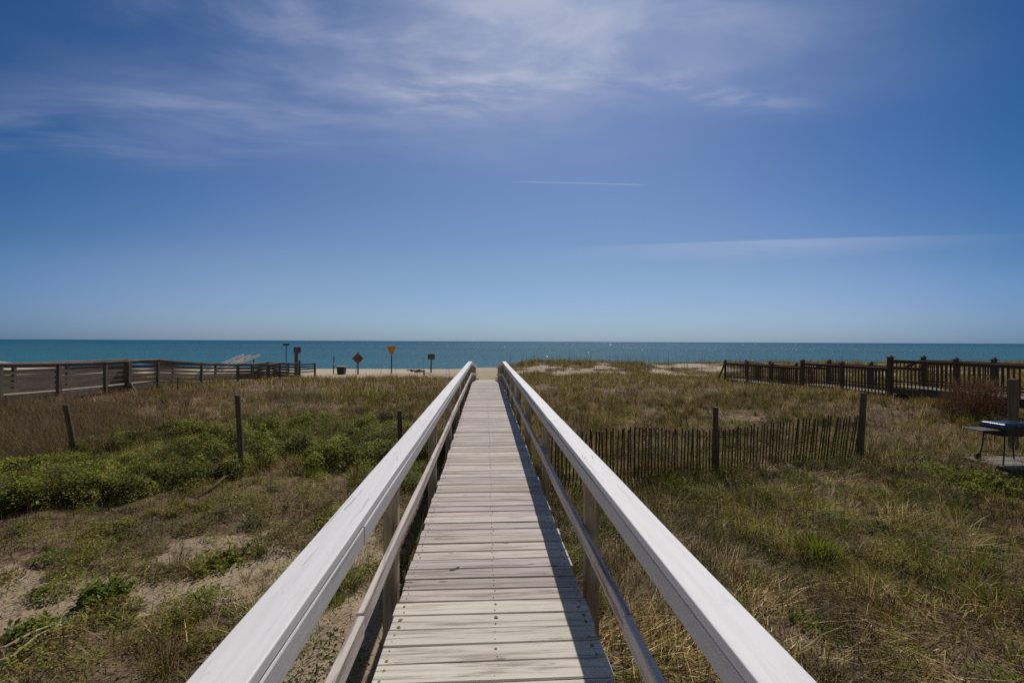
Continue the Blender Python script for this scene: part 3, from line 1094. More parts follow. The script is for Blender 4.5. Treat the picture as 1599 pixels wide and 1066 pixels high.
def fence_post(pxb, pxt, D, ytop, r, label, tint=(1, 1, 1), square=False):
    xb, yb = at(pxb, D); xt, yt = at(pxt, D)
    g = float(ground(xb, yb)); zt = zat(pxt, ytop, D)
    m = MB()
    if square:
        m.beam((xb, yb, g - 0.3), (xt, yt, zt), r * 2, r * 2, up=(0, 1, 0), tint=tint)
        o = m.build('wooden_post', M['fence_wood'], bevel=0.008)
    else:
        m.tube([(xb, yb, g - 0.3), ((xb + xt) / 2, (yb + yt) / 2, (g + zt) / 2), (xt, yt, zt - 0.01), (xt, yt, zt)], [r, r, r * 0.95, r * 0.8], 9, wob=0.05, tint=tint)
        o = m.build('wooden_post', M['fence_wood'])
    # the origin sits at the foot
    foot = Vector((xb, yb, g))
    o.data.transform(Matrix.Translation(-foot)); o.location = foot
    tag(o, label, 'post', 'old fence posts standing in the dune grass')
    return o


fence_post(120, 103, 10.6, 631, 0.060, 'old dark fence post leaning to the left in the brush')
fence_post(379, 371, 9.7, 616, 0.058, 'tall dark fence post in the green thicket between two shorter ones')
fence_post(627, 624, 10.4, 640, 0.055, 'short dark fence post among green shrubs close to the white left handrail')
fence_post(1583, 1583, 10.9, 591, 0.070, 'tall square weathered post right behind the black grill', (1.3, 1.35, 1.3), True)


# ------------------------------------------------------------------ grill on its platform
def build_grill():
    padz = CZ - 2.50
    # the platform of boards
    pr = MB()
    cx, cy = lat2w(11.28, 9.70)
    ang = 0.03
    ux, uy = math.cos(ang), math.sin(ang)
    for j in range(6):
        o = -0.40 + j * 0.16
        ln = 1.30 + random.uniform(-0.03, 0.03)
        pr.beam((cx - ux * ln + -uy * o, cy - uy * ln + ux * o, padz - 0.018 + random.uniform(-0.004, 0.004)), (cx + ux * 1.3 - uy * o, cy + uy * 1.3 + ux * o, padz - 0.018), 0.135, 0.035)
    for sx_ in (-1.15, 0.0, 1.15):
        pr.beam((cx + ux * sx_ + uy * 0.46, cy + uy * sx_ - ux * 0.46, padz - 0.085), (cx + ux * sx_ - uy * 0.46, cy + uy * sx_ + ux * 0.46, padz - 0.085), 0.09, 0.09)
    o = pr.build('wooden_platform', M['grey_wood'], bevel=0.004)
    o.data.transform(Matrix.Translation((-cx, -cy, -padz))); o.location = (cx, cy, padz)
    tag(o, 'low weathered grey board platform under the black grill', 'platform')

    gx, gy = lat2w(10.52, 9.63)
    root = empty('charcoal_grill', (gx, gy, padz), 'black charcoal grill with closed lid and grey side shelf standing on boards', 'grill')
    a = math.radians(4) - YAW
    U = Vector((math.cos(a), math.sin(a), 0))       # along the grill's long side
    V = Vector((-math.sin(a), math.cos(a), 0))      # towards the back
    O = Vector((gx, gy, padz))

    def P(u, v, z):
        return O + U * u + V * v + Vector((0, 0, z * 0.915))

    def tray(m, z0, z1, hu0, hv0, hu1, hv1, cap=True):
        vs = []
        for z, hu, hv in ((z0, hu0, hv0), (z1, hu1, hv1)):
            vs += [P(-hu, -hv, z), P(hu, -hv, z), P(hu, hv, z), P(-hu, hv, z)]
        fs = [(3, 2, 1, 0), (4, 5, 6, 7), (0, 1, 5, 4), (1, 2, 6, 5), (2, 3, 7, 6), (3, 0, 4, 7)]
        m._add(vs, fs, [tuple(v) for v in vs], (1, 1, 1))
    hu, hv = 0.40, 0.25
    b = MB(); tray(b, 0.62, 0.80, hu * 0.82, hv * 0.78, hu, hv)
    b.build('firebowl', M['grill_black'], root, bevel=0.012, seg=2)
    l = MB(); tray(l, 0.803, 0.90, hu + 0.012, hv + 0.012, hu * 0.93, hv * 0.90)
    tray(l, 0.8985, 0.925, hu * 0.90, hv * 0.87, hu * 0.74, hv * 0.66)
    lid = l.build('lid', M['grill_black'], root, bevel=0.010, seg=2)
    h = MB(); h.tube([P(-0.11, -hv - 0.005, 0.86), P(-0.10, -hv - 0.05, 0.865), P(0.10, -hv - 0.05, 0.865), P(0.11, -hv - 0.005, 0.86)], 0.011, 8)
    h.build('handle', M['rubber'], lid)
    vnt = MB(); vnt.tube([P(0.1, 0.0, 0.924), P(0.1, 0.0, 0.936)], [0.035, 0.03], 12)
    vnt.build('air_vent', M['grill_metal'], lid)
    s = MB(); s.beam(P(-hu - 0.02, 0.0, 0.765), P(-hu - 0.44, 0.0, 0.765), 0.40, 0.022)
    s.build('side_shelf', M['shelf_grey'], root, bevel=0.006)
    s = MB(); s.beam(P(hu + 0.02, 0.0, 0.765), P(hu + 0.30, 0.0, 0.765), 0.42, 0.022)
    s.build('side_shelf', M['shelf_grey'], root, bevel=0.006)
    for su in (-1, 1):
        for sv in (-1, 1):
            m = MB()
            wheel = su < 0 and sv > 0
            zf = 0.07 if wheel else 0.0
            m.tube([P(su * hu * 0.84, sv * hv * 0.78, 0.66), P(su * (hu * 0.84 + 0.02), sv * hv * 0.82, 0.36), P(su * (hu * 0.84 + 0.07), sv * hv * 0.9, zf)], 0.0125, 8)
            leg = m.build('leg', M['grill_metal'], root)
            if wheel:
                w = MB()
                c = P(su * (hu * 0.84 + 0.07), sv * (hv * 0.9 + 0.03), 0.07)
                w.tube([c - V * 0.018, c - V * 0.014, c + V * 0.014, c + V * 0.018], [0.055, 0.07, 0.07, 0.055], 16)
                w.build('wheel', M['rubber'], root)
    m = MB()
    m.tube([P(-hu * 0.9, -hv * 0.86, 0.2), P(hu * 0.9, -hv * 0.86, 0.2)], 0.009, 6)
    m.tube([P(-hu * 0.9, hv * 0.86, 0.2), P(hu * 0.9, hv * 0.86, 0.2)], 0.009, 6)
    m.tube([P(-hu * 0.88, -hv * 0.86, 0.2), P(-hu * 0.88, hv * 0.86, 0.2)], 0.009, 6)
    m.build('leg_brace', M['grill_metal'], root)


build_grill()


# ------------------------------------------------------------------ beach signs and fittings
def sign(name, px, D, ybase, label, cat='sign'):
    x, y = at(px, D)
    g = float(ground(x, y))
    return empty(name, (x, y, g), label, cat), x, y, g


RX = Vector((CY, -SY, 0))


def build_beach_things():
    # narrow blue blade on a thin pole
    D = 38.0
    r, x, y, g = sign('street_sign', 447, D, 0, 'narrow teal sign blade on a thin pole above the left walkway')
    z1 = zat(447, 536, D)
    m = MB(); m.tube([(x, y, g - 0.3), (x, y, z1 - 0.16)], 0.035, 8); m.build('pole', M['sign_blue'], r)
    m = MB(); m.beam((x - 0.26, y, z1 - 0.08), (x + 0.26, y, z1 - 0.08), 0.05, 0.16); m.build('sign_panel', M['sign_blue'], r, bevel=0.01)
    # thick post with a box behind it
    D = 37.0
    r, x, y, g = sign('notice_board', 463, D, 0, 'grey square notice board back on a thick dark post by the walkway end')
    z1 = zat(463, 541, D)
    m = MB(); m.beam((x, y, g - 0.3), (x, y, z1), 0.25, 0.2, up=(0, 1, 0)); m.build('post', M['old_wood'], r, bevel=0.01)
    m = MB(); m.beam((x - 0.28, y + 0.13, z1 - 0.25), (x + 0.30, y + 0.13, z1 - 0.25), 0.06, 0.46); m.build('sign_panel', M['sign_grey'], r, bevel=0.01)
    # thin stake with a white tag
    D = 41.0
    r, x, y, g = sign('marker_stake', 521, D, 0, 'thin dark stake with a white tag on open sand beside the bin', 'stake')
    z1 = zat(521, 556, D)
    m = MB(); m.tube([(x, y, g - 0.3), (x + 0.03, y, z1)], [0.055, 0.045], 7); m.build('stake', M['fence_wood'], r)
    m = MB(); m.beam((x + 0.06, y - 0.02, z1 - 0.75), (x + 0.06, y - 0.02, z1 - 0.50), 0.09, 0.02, up=(0, 1, 0)); m.build('tag', M['white_pole'], r)
    # bin
    D = 40.0
    r, x, y, g = sign('litter_bin', 533.5, D, 0, 'olive tapered litter bin with pale slanted lid on the sand', 'bin')
    hh = 0.62
    m = MB(); m.beam((x, y, g - 0.02), (x, y, g + hh), 0.56, 0.56, up=(0, 1, 0), w1=0.68, h1=0.68); m.build('bin_body', M['bin'], r, bevel=0.02)
    m = MB(); m.beam((x - 0.42, y, g + hh + 0.075), (x + 0.42, y, g + hh + 0.035), 0.84, 0.07); m.build('lid', M['bin_lid'], r, bevel=0.015)
    # diamond sign
    D = 39.0
    r, x, y, g = sign('diamond_sign', 559, D, 0, 'reddish grey diamond shaped sign seen from behind')
    zc = zat(559, 559, D)
    m = MB(); m.beam((x, y + 0.04, g - 0.3), (x, y + 0.04, zc + 0.52), 0.11, 0.09, up=(0, 1, 0)); m.build('post', M['old_wood'], r)
    m = MB(); k = 0.49
    m.prism([(0, -k), (k, 0), (0, k), (-k, 0)], (x, y - 0.02, zc), RX, (0, 0, 1), 0.02); m.build('sign_panel', M['sign_back'], r)
    # triangle
    D = 42.0
    r, x, y, g = sign('triangle_sign', 611, D, 0, 'amber yellow triangular sign pointing down on a dark pole')
    zt = zat(611, 540, D); zb = zat(611, 554.5, D)
    m = MB(); m.tube([(x, y + 0.04, g - 0.3), (x + 0.04, y + 0.04, zt - 0.1)], 0.055, 8); m.build('pole', M['metal_post'], r)
    m = MB(); k = 0.42; H = zt - zb
    m.prism([(-k + 0.02, H), (-k - 0.02, H - 0.06), (-0.05, 0), (0.05, 0), (k + 0.02, H - 0.06), (k - 0.02, H)], (x + 0.03, y - 0.03, zb), RX, (0, 0, 1), 0.02)
    m.build('sign_panel', M['sign_yellow'], r)
    # small square
    D = 40.0
    r, x, y, g = sign('square_sign', 673.5, D, 0, 'small square grey sign back on a brown post near the boardwalk')
    zt = zat(673, 552, D)
    m = MB(); m.beam((x, y, g - 0.3), (x, y, zt), 0.11, 0.09, up=(0, 1, 0)); m.build('post', M['old_wood'], r)
    m = MB(); m.beam((x - 0.31, y + 0.065, zt - 0.25), (x + 0.31, y + 0.065, zt - 0.25), 0.025, 0.48); m.build('sign_panel', M['sign_grey'], r)
    # driftwood heap
    D = 42.0
    x, y = at(652, D); g = float(ground(x, y))
    m = MB()
    for k in range(9):
        a = random.uniform(-0.3, 0.3); ln = random.uniform(0.5, 1.1)
        px_, py_ = x + random.uniform(-0.6, 0.6), y + random.uniform(-0.3, 0.3)
        z0 = g + 0.05 + 0.05 * (k % 4)
        m.tube([(px_ - ln / 2, py_ - a, z0), (px_, py_, z0 + 0.06), (px_ + ln / 2, py_ + a, z0 + random.uniform(-0.03, 0.08))], [0.03, 0.06, 0.025], 6, wob=0.2)
    o = m.build('driftwood_pile', M['fence_wood']); tag(o, 'dark low heap of driftwood on the sandy mound between two signs', 'driftwood')
    # short stub
    x, y = at(662.5, 36.0); g = float(ground(x, y)); m = MB()
    m.tube([(x, y, g - 0.2), (x, y, zat(662, 577, 36.0))], 0.04, 7)
    o = m.build('stake', M['fence_wood']); tag(o, 'short dark stake below the small square sign', 'stake')
    x, y = at(277.5, 21.0); g = float(ground(x, y)); m = MB()
    m.tube([(x, y, g - 0.2), (x + 0.02, y, g + 0.75)], 0.028, 7)
    o = m.build('stake', M['fence_wood']); tag(o, 'thin brown stake in the grass in front of the left walkway railing', 'stake')
    # white poles propped up
    D0, D1 = 36.0, 37.5
    x, y = at(385, D1)
    r = empty('pole_rack', (x, y, float(ground(x, y))), 'three long white poles slanting up from behind the left walkway', 'pole rack')
    for (xa, ya, xb, yb, da) in ((293, 590, 380, 553.5, 0.0), (336, 579, 392, 554, 0.5), (345, 577, 406, 553.5, -0.4)):
        p = (*at(xa, D0 + da), zat(xa, ya, D0 + da)); q = (*at(xb, D1 + da), zat(xb, yb, D1 + da))
        m = MB(); m.tube([p, q], 0.095, 8); m.build('pole', M['white_pole'], r)
    m = MB(); xa, ya = at(396, D1)
    g = float(ground(xa, ya))
    m.tube([(xa, ya, g - 0.3), (xa, ya, zat(396, 557, D1))], 0.05, 7)
    x2, y2 = at(370, D1 + 0.3)
    m.tube([(xa, ya, zat(396, 560, D1)), (x2, y2, zat(370, 560, D1))], 0.035, 7)
    m.tube([(x2, y2, g - 0.3), (x2, y2, zat(370, 559, D1))], 0.05, 7)
    m.build('stand', M['fence_wood'], r)


build_beach_things()

# ------------------------------------------------------------------ vegetation
PAL = {
    'straw': (0.44, 0.33, 0.165), 'tan': (0.235, 0.160, 0.075), 'brown': (0.120, 0.069, 0.024), 'dark': (0.042, 0.025, 0.010),
    'pinkish': (0.210, 0.130, 0.082), 'olive': (0.165, 0.138, 0.020), 'green': (0.092, 0.120, 0.012), 'bright': (0.185, 0.215, 0.020),
    'deep': (0.036, 0.066, 0.012), 'grey': (0.26, 0.21, 0.14),
}


def pick(n, names, probs):
    P = np.array([PAL[k] for k in names])
    probs = np.array(probs, float); probs /= probs.sum()
    c = P[rng.choice(len(names), n, p=probs)]
    return c * rng.uniform(0.7, 1.3, (n, 1)) * rng.uniform(0.93, 1.07, (n, 3))


def pick_field(g, dry, wet):
    """dry and wet: (names, probs); g in 0..1 is the share of wet"""
    n = len(g)
    a = pick(n, *dry); b = pick(n, *wet)
    return np.where((rng.rand(n) < g)[:, None], b, a)


def blades(P, L, W, az, lean, curve, C, segs=2):
    """tapered bent strips; returns V, F, C"""
    n = len(P)
    d = np.stack([np.cos(az), np.sin(az), np.zeros(n)], 1)
    s = np.stack([-np.sin(az), np.cos(az), np.zeros(n)], 1)
    tw = rng.uniform(-0.9, 0.9, n)[:, None]
    s = s * np.cos(tw) + d * np.sin(tw)
    pts = [P]
    p = P
    for k in range(segs):
        th = lean + curve * (k + 0.5) / segs
        p = p + (d * np.sin(th)[:, None] + np.array([0, 0, 1.0]) * np.cos(th)[:, None]) * (L / segs)[:, None]
        pts.append(p)
    rows = []
    for k in range(segs):
        ww = (W * (1.0 - 0.45 * k / segs) / 2)[:, None]
        rows += [pts[k] - s * ww, pts[k] + s * ww]
    rows.append(pts[segs])
    m = len(rows)
    V = np.stack(rows, 1).reshape(-1, 3)
    b = (np.arange(n) * m)[:, None]
    fs = []
    for k in range(segs - 1):
        o = 2 * k
        fs += [(o, o + 1, o + 3), (o, o + 3, o + 2)]
    o = 2 * (segs - 1)
    fs.append((o, o + 1, o + 2))
    F = (b[:, None, :] + np.array(fs)[None]).reshape(-1, 3)
    return V, F, np.repeat(C, m, 0)


def leaves(P, size, az, tilt, C, asp=0.55):
    """folded diamond leaves"""
    n = len(P)
    d = np.stack([np.cos(az) * np.cos(tilt), np.sin(az) * np.cos(tilt), np.sin(tilt)], 1)
    s = np.stack([-np.sin(az), np.cos(az), np.zeros(n)], 1)
    up = np.cross(d, s)
    s2 = s + up * rng.uniform(-0.5, 0.5, n)[:, None]
    sz = size[:, None]
    base = P; tip = P + d * sz
    mid = P + d * sz * 0.45
    l = mid + s2 * sz * asp / 2 + up * sz * 0.08
    r = mid - s2 * sz * asp / 2 + up * sz * 0.08
    V = np.stack([base, l, tip, r], 1).reshape(-1, 3)
    b = (np.arange(n) * 4)[:, None]
    F = (b[:, None, :] + np.array([(0, 2, 1), (0, 3, 2)])[None]).reshape(-1, 3)
    return V, F, np.repeat(C, 4, 0)


def merge(parts):
    V = []; F = []; C = []; o = 0
    for v, f, c in parts:
        V.append(v); F.append(f + o); C.append(c); o += len(v)
    return np.concatenate(V), np.concatenate(F), np.concatenate(C)


def scatter(n, D0, D1, spread=1.3, power=1.0):
    """random plan points in the wedge ahead"""
    D = np.sqrt(rng.uniform(D0 ** 2, D1 ** 2, n)) if power == 1.0 else D0 + (D1 - D0) * rng.rand(n) ** power
    lat = rng.uniform(-spread, spread, n) * D + rng.uniform(-1.0, 1.0, n)
    return D * SY + lat * CY, D * CY - lat * SY, D


def clear(X, Y):
    """True where plants may stand (not under the boardwalk, grill platform or walkway decks)"""
    ok = ~((X > -0.78) & (X < 0.86) & (Y < 29.6))
    px, D = w2px(X, Y)
    lat = X * CY - Y * SY
    cx, cy = lat2w(11.28, 9.70)
    ok &= ~((np.abs(X - cx) < 1.4) & (np.abs(Y - cy) < 0.52))
    q = 17.29 - 0.14 * D
    ok &= ~((lat > q - 0.1) & (lat < q + 1.4) & (D < 28.6))
    return ok


def green_field(X, Y):
    n = fbm(X, Y, 2.6, 70); n2 = fbm(X, Y, 0.8, 75)
    g = sstep(n * 0.65 + n2 * 0.35, 0.46, 0.60)
    return g


def grass_layers():
    tw = ('straw', 'tan', 'brown', 'dark', 'grey')
    # ---- near tangle of dry grass, lying every way
    N = 200000
    X, Y, D = scatter(N, 2.6, 10.5, 1.47)
    B = bare(X, Y); g = green_field(X, Y)
    dens = (1 - 0.93 * sstep(B, 0.25, 0.6)) * (0.35 + 0.65 * sstep(fbm(X, Y, 0.7, 80), 0.35, 0.6))
    left = X < 0
    dens = dens * np.where(left, 0.36, 0.85)
    keep = (rng.rand(N) < dens) & clear(X, Y)
    X, Y, D, g, left = X[keep], Y[keep], D[keep], g[keep], left[keep]
    n = len(X)
    L = rng.uniform(0.06, 0.30, n) * np.where(left, 0.75, 1.0) * (0.7 + 0.6 * fbm(X, Y, 1.4, 83))
    lying = rng.rand(n) < 0.6
    lean = np.where(lying, rng.uniform(1.0, 1.5, n), rng.uniform(0.1, 0.9, n))
    L = np.where(lying, L * 1.45, L)
    tufty = sstep(fbm(X, Y, 0.5, 82), 0.40, 0.62)
    C = pick_field(np.clip(0.14 + g * 0.55, 0, 1), (tw, (0.15, 0.27, 0.34, 0.18, 0.06)), (('olive', 'green', 'bright', 'deep'), (0.52, 0.28, 0.10, 0.10)))
    C = C * (0.70 + 1.10 * tufty)[:, None] * (0.70 + 0.75 * sstep(fbm(X, Y, 2.4, 88), 0.34, 0.64))[:, None]
    flow = 6.283 * fbm(X, Y, 2.2, 87) * 1.6 + rng.normal(0, 0.55, n)
    az = np.where(lying, flow, rng.uniform(0, 6.283, n))
    P = np.stack([X, Y, ground(X, Y) + rng.uniform(-0.01, 0.07, n)], 1)
    V, F, C = blades(P, L, 0.0040 + 0.0050 * rng.rand(n) + 0.00025 * D, az, lean, rng.uniform(-0.2, 0.9, n), C, 2)
    tag(mesh_np('dry_grass', V, F, C, M['grass']), kind='stuff')

    # ---- upright stems over the near ground
    N = 18000
    X, Y, D = scatter(N, 3.2, 12.0, 1.47)
    B = bare(X, Y)
    dens = np.where(X < 0, 0.18, 1.0) * sstep(fbm(X, Y, 1.2, 86), 0.42, 0.62) * (1 - sstep(B, 0.2, 0.5))
    keep = (rng.rand(N) < dens) & clear(X, Y)
    X, Y, D = X[keep], Y[keep], D[keep]; n = len(X)
    C = pick(n, ('dark', 'brown', 'tan', 'olive', 'green'), (0.25, 0.28, 0.22, 0.15, 0.10))
    P = np.stack([X, Y, ground(X, Y) - 0.01], 1)
    V, F, C = blades(P, rng.uniform(0.20, 0.55, n), rng.uniform(0.003, 0.006, n) + 0.0002 * D, rng.uniform(0, 6.283, n), rng.uniform(0, 0.35, n), rng.uniform(-0.2, 0.5, n), C, 3)
    tag(mesh_np('standing_stems', V, F, C, M['grass']), kind='stuff')

    # ---- middle distance
    N = 245000
    X, Y, D = scatter(N, 9.5, 22.0, 1.47)
    B = bare(X, Y); g = green_field(X, Y)
    sh = shrub_field(X, Y)
    dens = (1 - 0.95 * sstep(B, 0.25, 0.6)) * (0.25 + 0.75 * sstep(fbm(X, Y, 0.9, 90), 0.33, 0.58)) * (1 - 0.6 * sstep(sh, 0.15, 0.35))
    keep = (rng.rand(N) < dens) & clear(X, Y)
    X, Y, D, g = X[keep], Y[keep], D[keep], g[keep]; n = len(X)
    L = rng.uniform(0.12, 0.42, n) * (0.6 + 0.8 * fbm(X, Y, 2.0, 93))
    pinkz = sstep(-X, 7.0, 11.0) * sstep(Y, 9.0, 11.0)
    dryc = pick_field(pinkz * 0.6, (tw, (0.16, 0.30, 0.34, 0.14, 0.06)), (('pinkish', 'brown', 'grey'), (0.6, 0.25, 0.15)))
    wet = pick(n, ('olive', 'green', 'bright'), (0.62, 0.30, 0.08))
    gg = (0.15 + g * np.where(X < 0, 0.65, 0.50)) * (1 - 0.8 * pinkz)
    C = np.where((rng.rand(n) < gg)[:, None], wet, dryc) * (0.95 + 1.0 * sstep(fbm(X, Y, 0.8, 89), 0.36, 0.62))[:, None]
    lean = np.where(rng.rand(n) < 0.40, rng.uniform(0.8, 1.45, n), rng.uniform(0.0, 0.8, n))
    P = np.stack([X, Y, ground(X, Y) - 0.01], 1)
    V, F, C = blades(P, L, 0.005 + 0.006 * rng.rand(n) + 0.00015 * D, rng.uniform(0, 6.283, n), lean, rng.uniform(-0.2, 0.8, n), C, 2)
    tag(mesh_np('dune_grass', V, F, C, M['grass']), kind='stuff')

    # ---- separate tufts standing in the tangle, near and middle distance
    NT2 = 7600
    X, Y, D = scatter(NT2, 2.8, 20.0, 1.47)
    dens = np.where(X < 0, 0.50, 1.0) * (1 - 0.9 * sstep(bare(X, Y), 0.3, 0.7)) * sstep(fbm(X, Y, 1.8, 140), 0.34, 0.56)
    keep = (rng.rand(NT2) < dens) & clear(X, Y) & (shrub_field(X, Y) < 0.12)
    X, Y, D = X[keep], Y[keep], D[keep]
    nt = len(X); k = 34
    kind = rng.choice(5, nt, p=(0.26, 0.28, 0.20, 0.18, 0.08))
    base = np.array([PAL['tan'], PAL['olive'], PAL['straw'], PAL['green'], PAL['dark']])[kind] * rng.uniform(0.8, 1.6, (nt, 1))
    size = 0.10 + 0.42 * rng.rand(nt) ** 2.2
    n = nt * k
    r_ = lambda v: np.repeat(v, k, 0)
    a = rng.uniform(0, 6.283, n); q = np.abs(rng.normal(0, 0.05, n)) * (0.5 + 2 * r_(size))
    Xb = r_(X) + q * np.cos(a); Yb = r_(Y) + q * np.sin(a)
    ok = clear(Xb, Yb)
    L = r_(size) * rng.uniform(0.5, 1.25, n)
    P = np.stack([Xb, Yb, ground(Xb, Yb) - 0.01], 1)
    C = r_(base) * rng.uniform(0.65, 1.4, (n, 1))
    W = (0.0035 + 0.004 * rng.rand(n) + 0.0003 * r_(D))
    lean = np.abs(rng.normal(0.1, 0.35, n)); cur = rng.uniform(0.1, 1.3, n)
    V, F, C = blades(P[ok], L[ok], W[ok], (a + rng.normal(0, 0.6, n))[ok], lean[ok], cur[ok], C[ok], 3)
    tag(mesh_np('grass_tufts', V, F, C, M['grass']), kind='stuff')

    # ---- far dune grass in tufts
    NT_ = 17000
    X, Y, D = scatter(NT_, 20.0, 52.0, 1.47)
    B = bare(X, Y)
    dens = (1 - 0.97 * sstep(B, 0.3, 0.65)) * (0.35 + 0.65 * sstep(fbm(X, Y, 3.0, 96), 0.3, 0.55))
    keep = (rng.rand(NT_) < dens) & clear(X, Y)
    X, Y, D = X[keep], Y[keep], D[keep]
    k = 24
    n = len(X) * k
    tz = np.repeat(rng.rand(len(X)), k)
    X = np.repeat(X, k) + rng.normal(0, 0.18, n); Y = np.repeat(Y, k) + rng.normal(0, 0.18, n); D = np.repeat(D, k)
    ok = clear(X, Y) & (bare(X, Y) < 0.75)
    X, Y, D, tz = X[ok], Y[ok], D[ok], tz[ok]; n = len(X)
    crest = sstep(Y, 30, 42)
    g = 0.15 + sstep(fbm(X, Y, 5.0, 98) * 0.6 + tz * 0.4, 0.35, 0.65) * (0.45 + 0.4 * crest)
    C = pick_field(g, (tw, (0.14, 0.32, 0.36, 0.15, 0.03)), (('olive', 'green', 'straw'), (0.76, 0.12, 0.12)))
    C = C * (0.95 + 1.1 * tz)[:, None]
    L = rng.uniform(0.18, 0.50, n) * (0.6 + 0.7 * tz)
    P = np.stack([X, Y, ground(X, Y) - 0.02], 1)
    V, F, C = blades(P, L, 0.010 + 0.010 * rng.rand(n) + 0.0002 * D, rng.uniform(0, 6.283, n), rng.uniform(0.0, 1.0, n), rng.uniform(-0.1, 0.8, n), C, 2)
    tag(mesh_np('far_dune_grass', V, F, C, M['grass']), kind='stuff')

    # ---- sea oats along the crest
    N = 420
    X = rng.uniform(1.2, 40, N); Y = rng.uniform(38, 46, N)
    keep = rng.rand(N) < np.where(X < 19, 0.9, 0.35)
    X, Y = X[keep], Y[keep]
    X2 = rng.uniform(-11, -2, 26); Y2 = rng.uniform(34, 40, 26)
    X = np.concatenate([X, X2]); Y = np.concatenate([Y, Y2]); n = len(X)
    P = np.stack([X, Y, ground(X, Y) - 0.02], 1)
    C = pick(n, ('tan', 'brown', 'dark'), (0.3, 0.4, 0.3))
    L = rng.uniform(0.7, 1.5, n)
    a = blades(P, L, np.full(n, 0.024), rng.uniform(0, 6.283, n), rng.uniform(0, 0.15, n), rng.uniform(0, 0.25, n), C, 3)
    T = a[0].reshape(n, -1, 3)[:, -1]
    parts = [a]
    for j in range(5):
        parts.append(leaves(T - np.array([0, 0, 0.06 * j]), np.full(n, 0.10), rng.uniform(0, 6.283, n), rng.uniform(-0.6, 0.5, n), C, 0.35))
    V, F, C = merge(parts)
    tag(mesh_np('sea_oats', V, F, C, M['grass']), kind='stuff')


grass_layers()


def thicket():
    """leafy shrubs on the left, one mass: stems, and leaves through the volume under a bumpy canopy"""
    per = (DOMES[:, 2] ** 1.6 * 3600 + 150).astype(int)
    I = np.repeat(np.arange(len(DOMES)), per); n = len(I)
    dm = DOMES[I]
    a = rng.uniform(0, 6.283, n); q = np.sqrt(rng.rand(n))
    wob = 0.75 + 0.5 * vnoise(np.cos(a) * 3 + I * 7.3, np.sin(a) * 3, 1.0, 61)
    X = dm[:, 0] + dm[:, 2] * wob * q * np.cos(a); Y = dm[:, 1] + dm[:, 2] * wob * q * np.sin(a)
    h = dm[:, 3] * np.sqrt(np.clip(1 - 0.9 * q * q, 0, 1))
    clump = fbm(X, Y, 0.22, 62)
    z = ground(X, Y) + h * (1 - 0.85 * rng.rand(n) ** 1.5) * (0.60 + 0.8 * clump)
    D = X * SY + Y * CY
    kind = dm[:, 4] * 0.7 + 0.3 * fbm(X, Y, 1.1, 66)
    C = pick_field(sstep(kind, 0.30, 0.60), (('deep', 'green', 'olive', 'brown', 'tan'), (0.22, 0.40, 0.20, 0.12, 0.06)), (('green', 'bright', 'olive', 'tan'), (0.34, 0.34, 0.24, 0.08)))
    C = C * (0.72 + 1.05 * sstep(clump, 0.30, 0.65))[:, None] * (0.75 + 0.5 * rng.rand(len(DOMES)))[I][:, None]
    size = rng.uniform(0.026, 0.062, n) * (0.75 + 0.6 * rng.rand(len(DOMES)))[I]
    ok = X < -0.8
    X, Y, z, C, size = X[ok], Y[ok], z[ok], C[ok], size[ok]; n = len(X)
    parts = [leaves(np.stack([X, Y, z], 1), size, rng.uniform(0, 6.283, n), rng.uniform(-0.5, 0.9, n), C, 0.6)]
    # stems
    m = 34000
    X = rng.uniform(-15.0, -0.9, m); Y = rng.uniform(5.8, 17.0, m); h = shrub_field(X, Y)
    keep = h > 0.08
    X, Y, h = X[keep], Y[keep], h[keep]; n = len(X)
    parts.append(blades(np.stack([X, Y, ground(X, Y) - 0.02], 1), h * rng.uniform(0.8, 1.65, n), np.full(n, 0.008), rng.uniform(0, 6.283, n), rng.uniform(0, 0.6, n), rng.uniform(0, 0.5, n),
                        pick(n, ('brown', 'dark', 'tan', 'pinkish'), (0.3, 0.2, 0.25, 0.25)), 2))
    V, F, C = merge(parts)
    tag(mesh_np('leafy_thicket', V, F, C, M['leaf']), kind='stuff')

    # pinkish dead bramble behind it on the far left
    N = 60000
    X = rng.uniform(-17, -5.5, N); Y = rng.uniform(8.5, 16.5, N)
    f = np.zeros(N)
    for px, D, rx, ry, hh in ((10, 11.0, 2.6, 2.0, 0.60), (85, 12.2, 2.0, 1.8, 0.5), (-120, 9.8, 2.5, 2.0, 0.6), (60, 14.5, 3.0, 1.8, 0.5), (190, 13.0, 1.4, 1.4, 0.4)):
        cx, cy = at(px, D)
        f = np.maximum(f, hh * np.sqrt(np.clip(1 - ((X - cx) / rx) ** 2 - ((Y - cy) / ry) ** 2, 0, 1)))
    f = f * (0.4 + 1.1 * fbm(X, Y, 1.3, 68))
    keep = (rng.rand(N) < sstep(f, 0.03, 0.3)) & (shrub_field(X, Y) < 0.2)
    X, Y, f = X[keep], Y[keep], f[keep]; n = len(X)
    C = pick(n, ('pinkish', 'brown', 'tan', 'grey', 'olive'), (0.30, 0.18, 0.22, 0.20, 0.10)) * 1.1
    V, F, C = blades(np.stack([X, Y, ground(X, Y) + f * 0.4 * rng.rand(n)], 1), f * rng.uniform(0.5, 1.2, n) + 0.05, rng.uniform(0.004, 0.009, n), rng.uniform(0, 6.283, n), rng.uniform(0, 1.2, n), rng.uniform(-0.4, 1.0, n), C, 2)
    tag(mesh_np('dead_bramble', V, F, C, M['grass']), kind='stuff')


thicket()


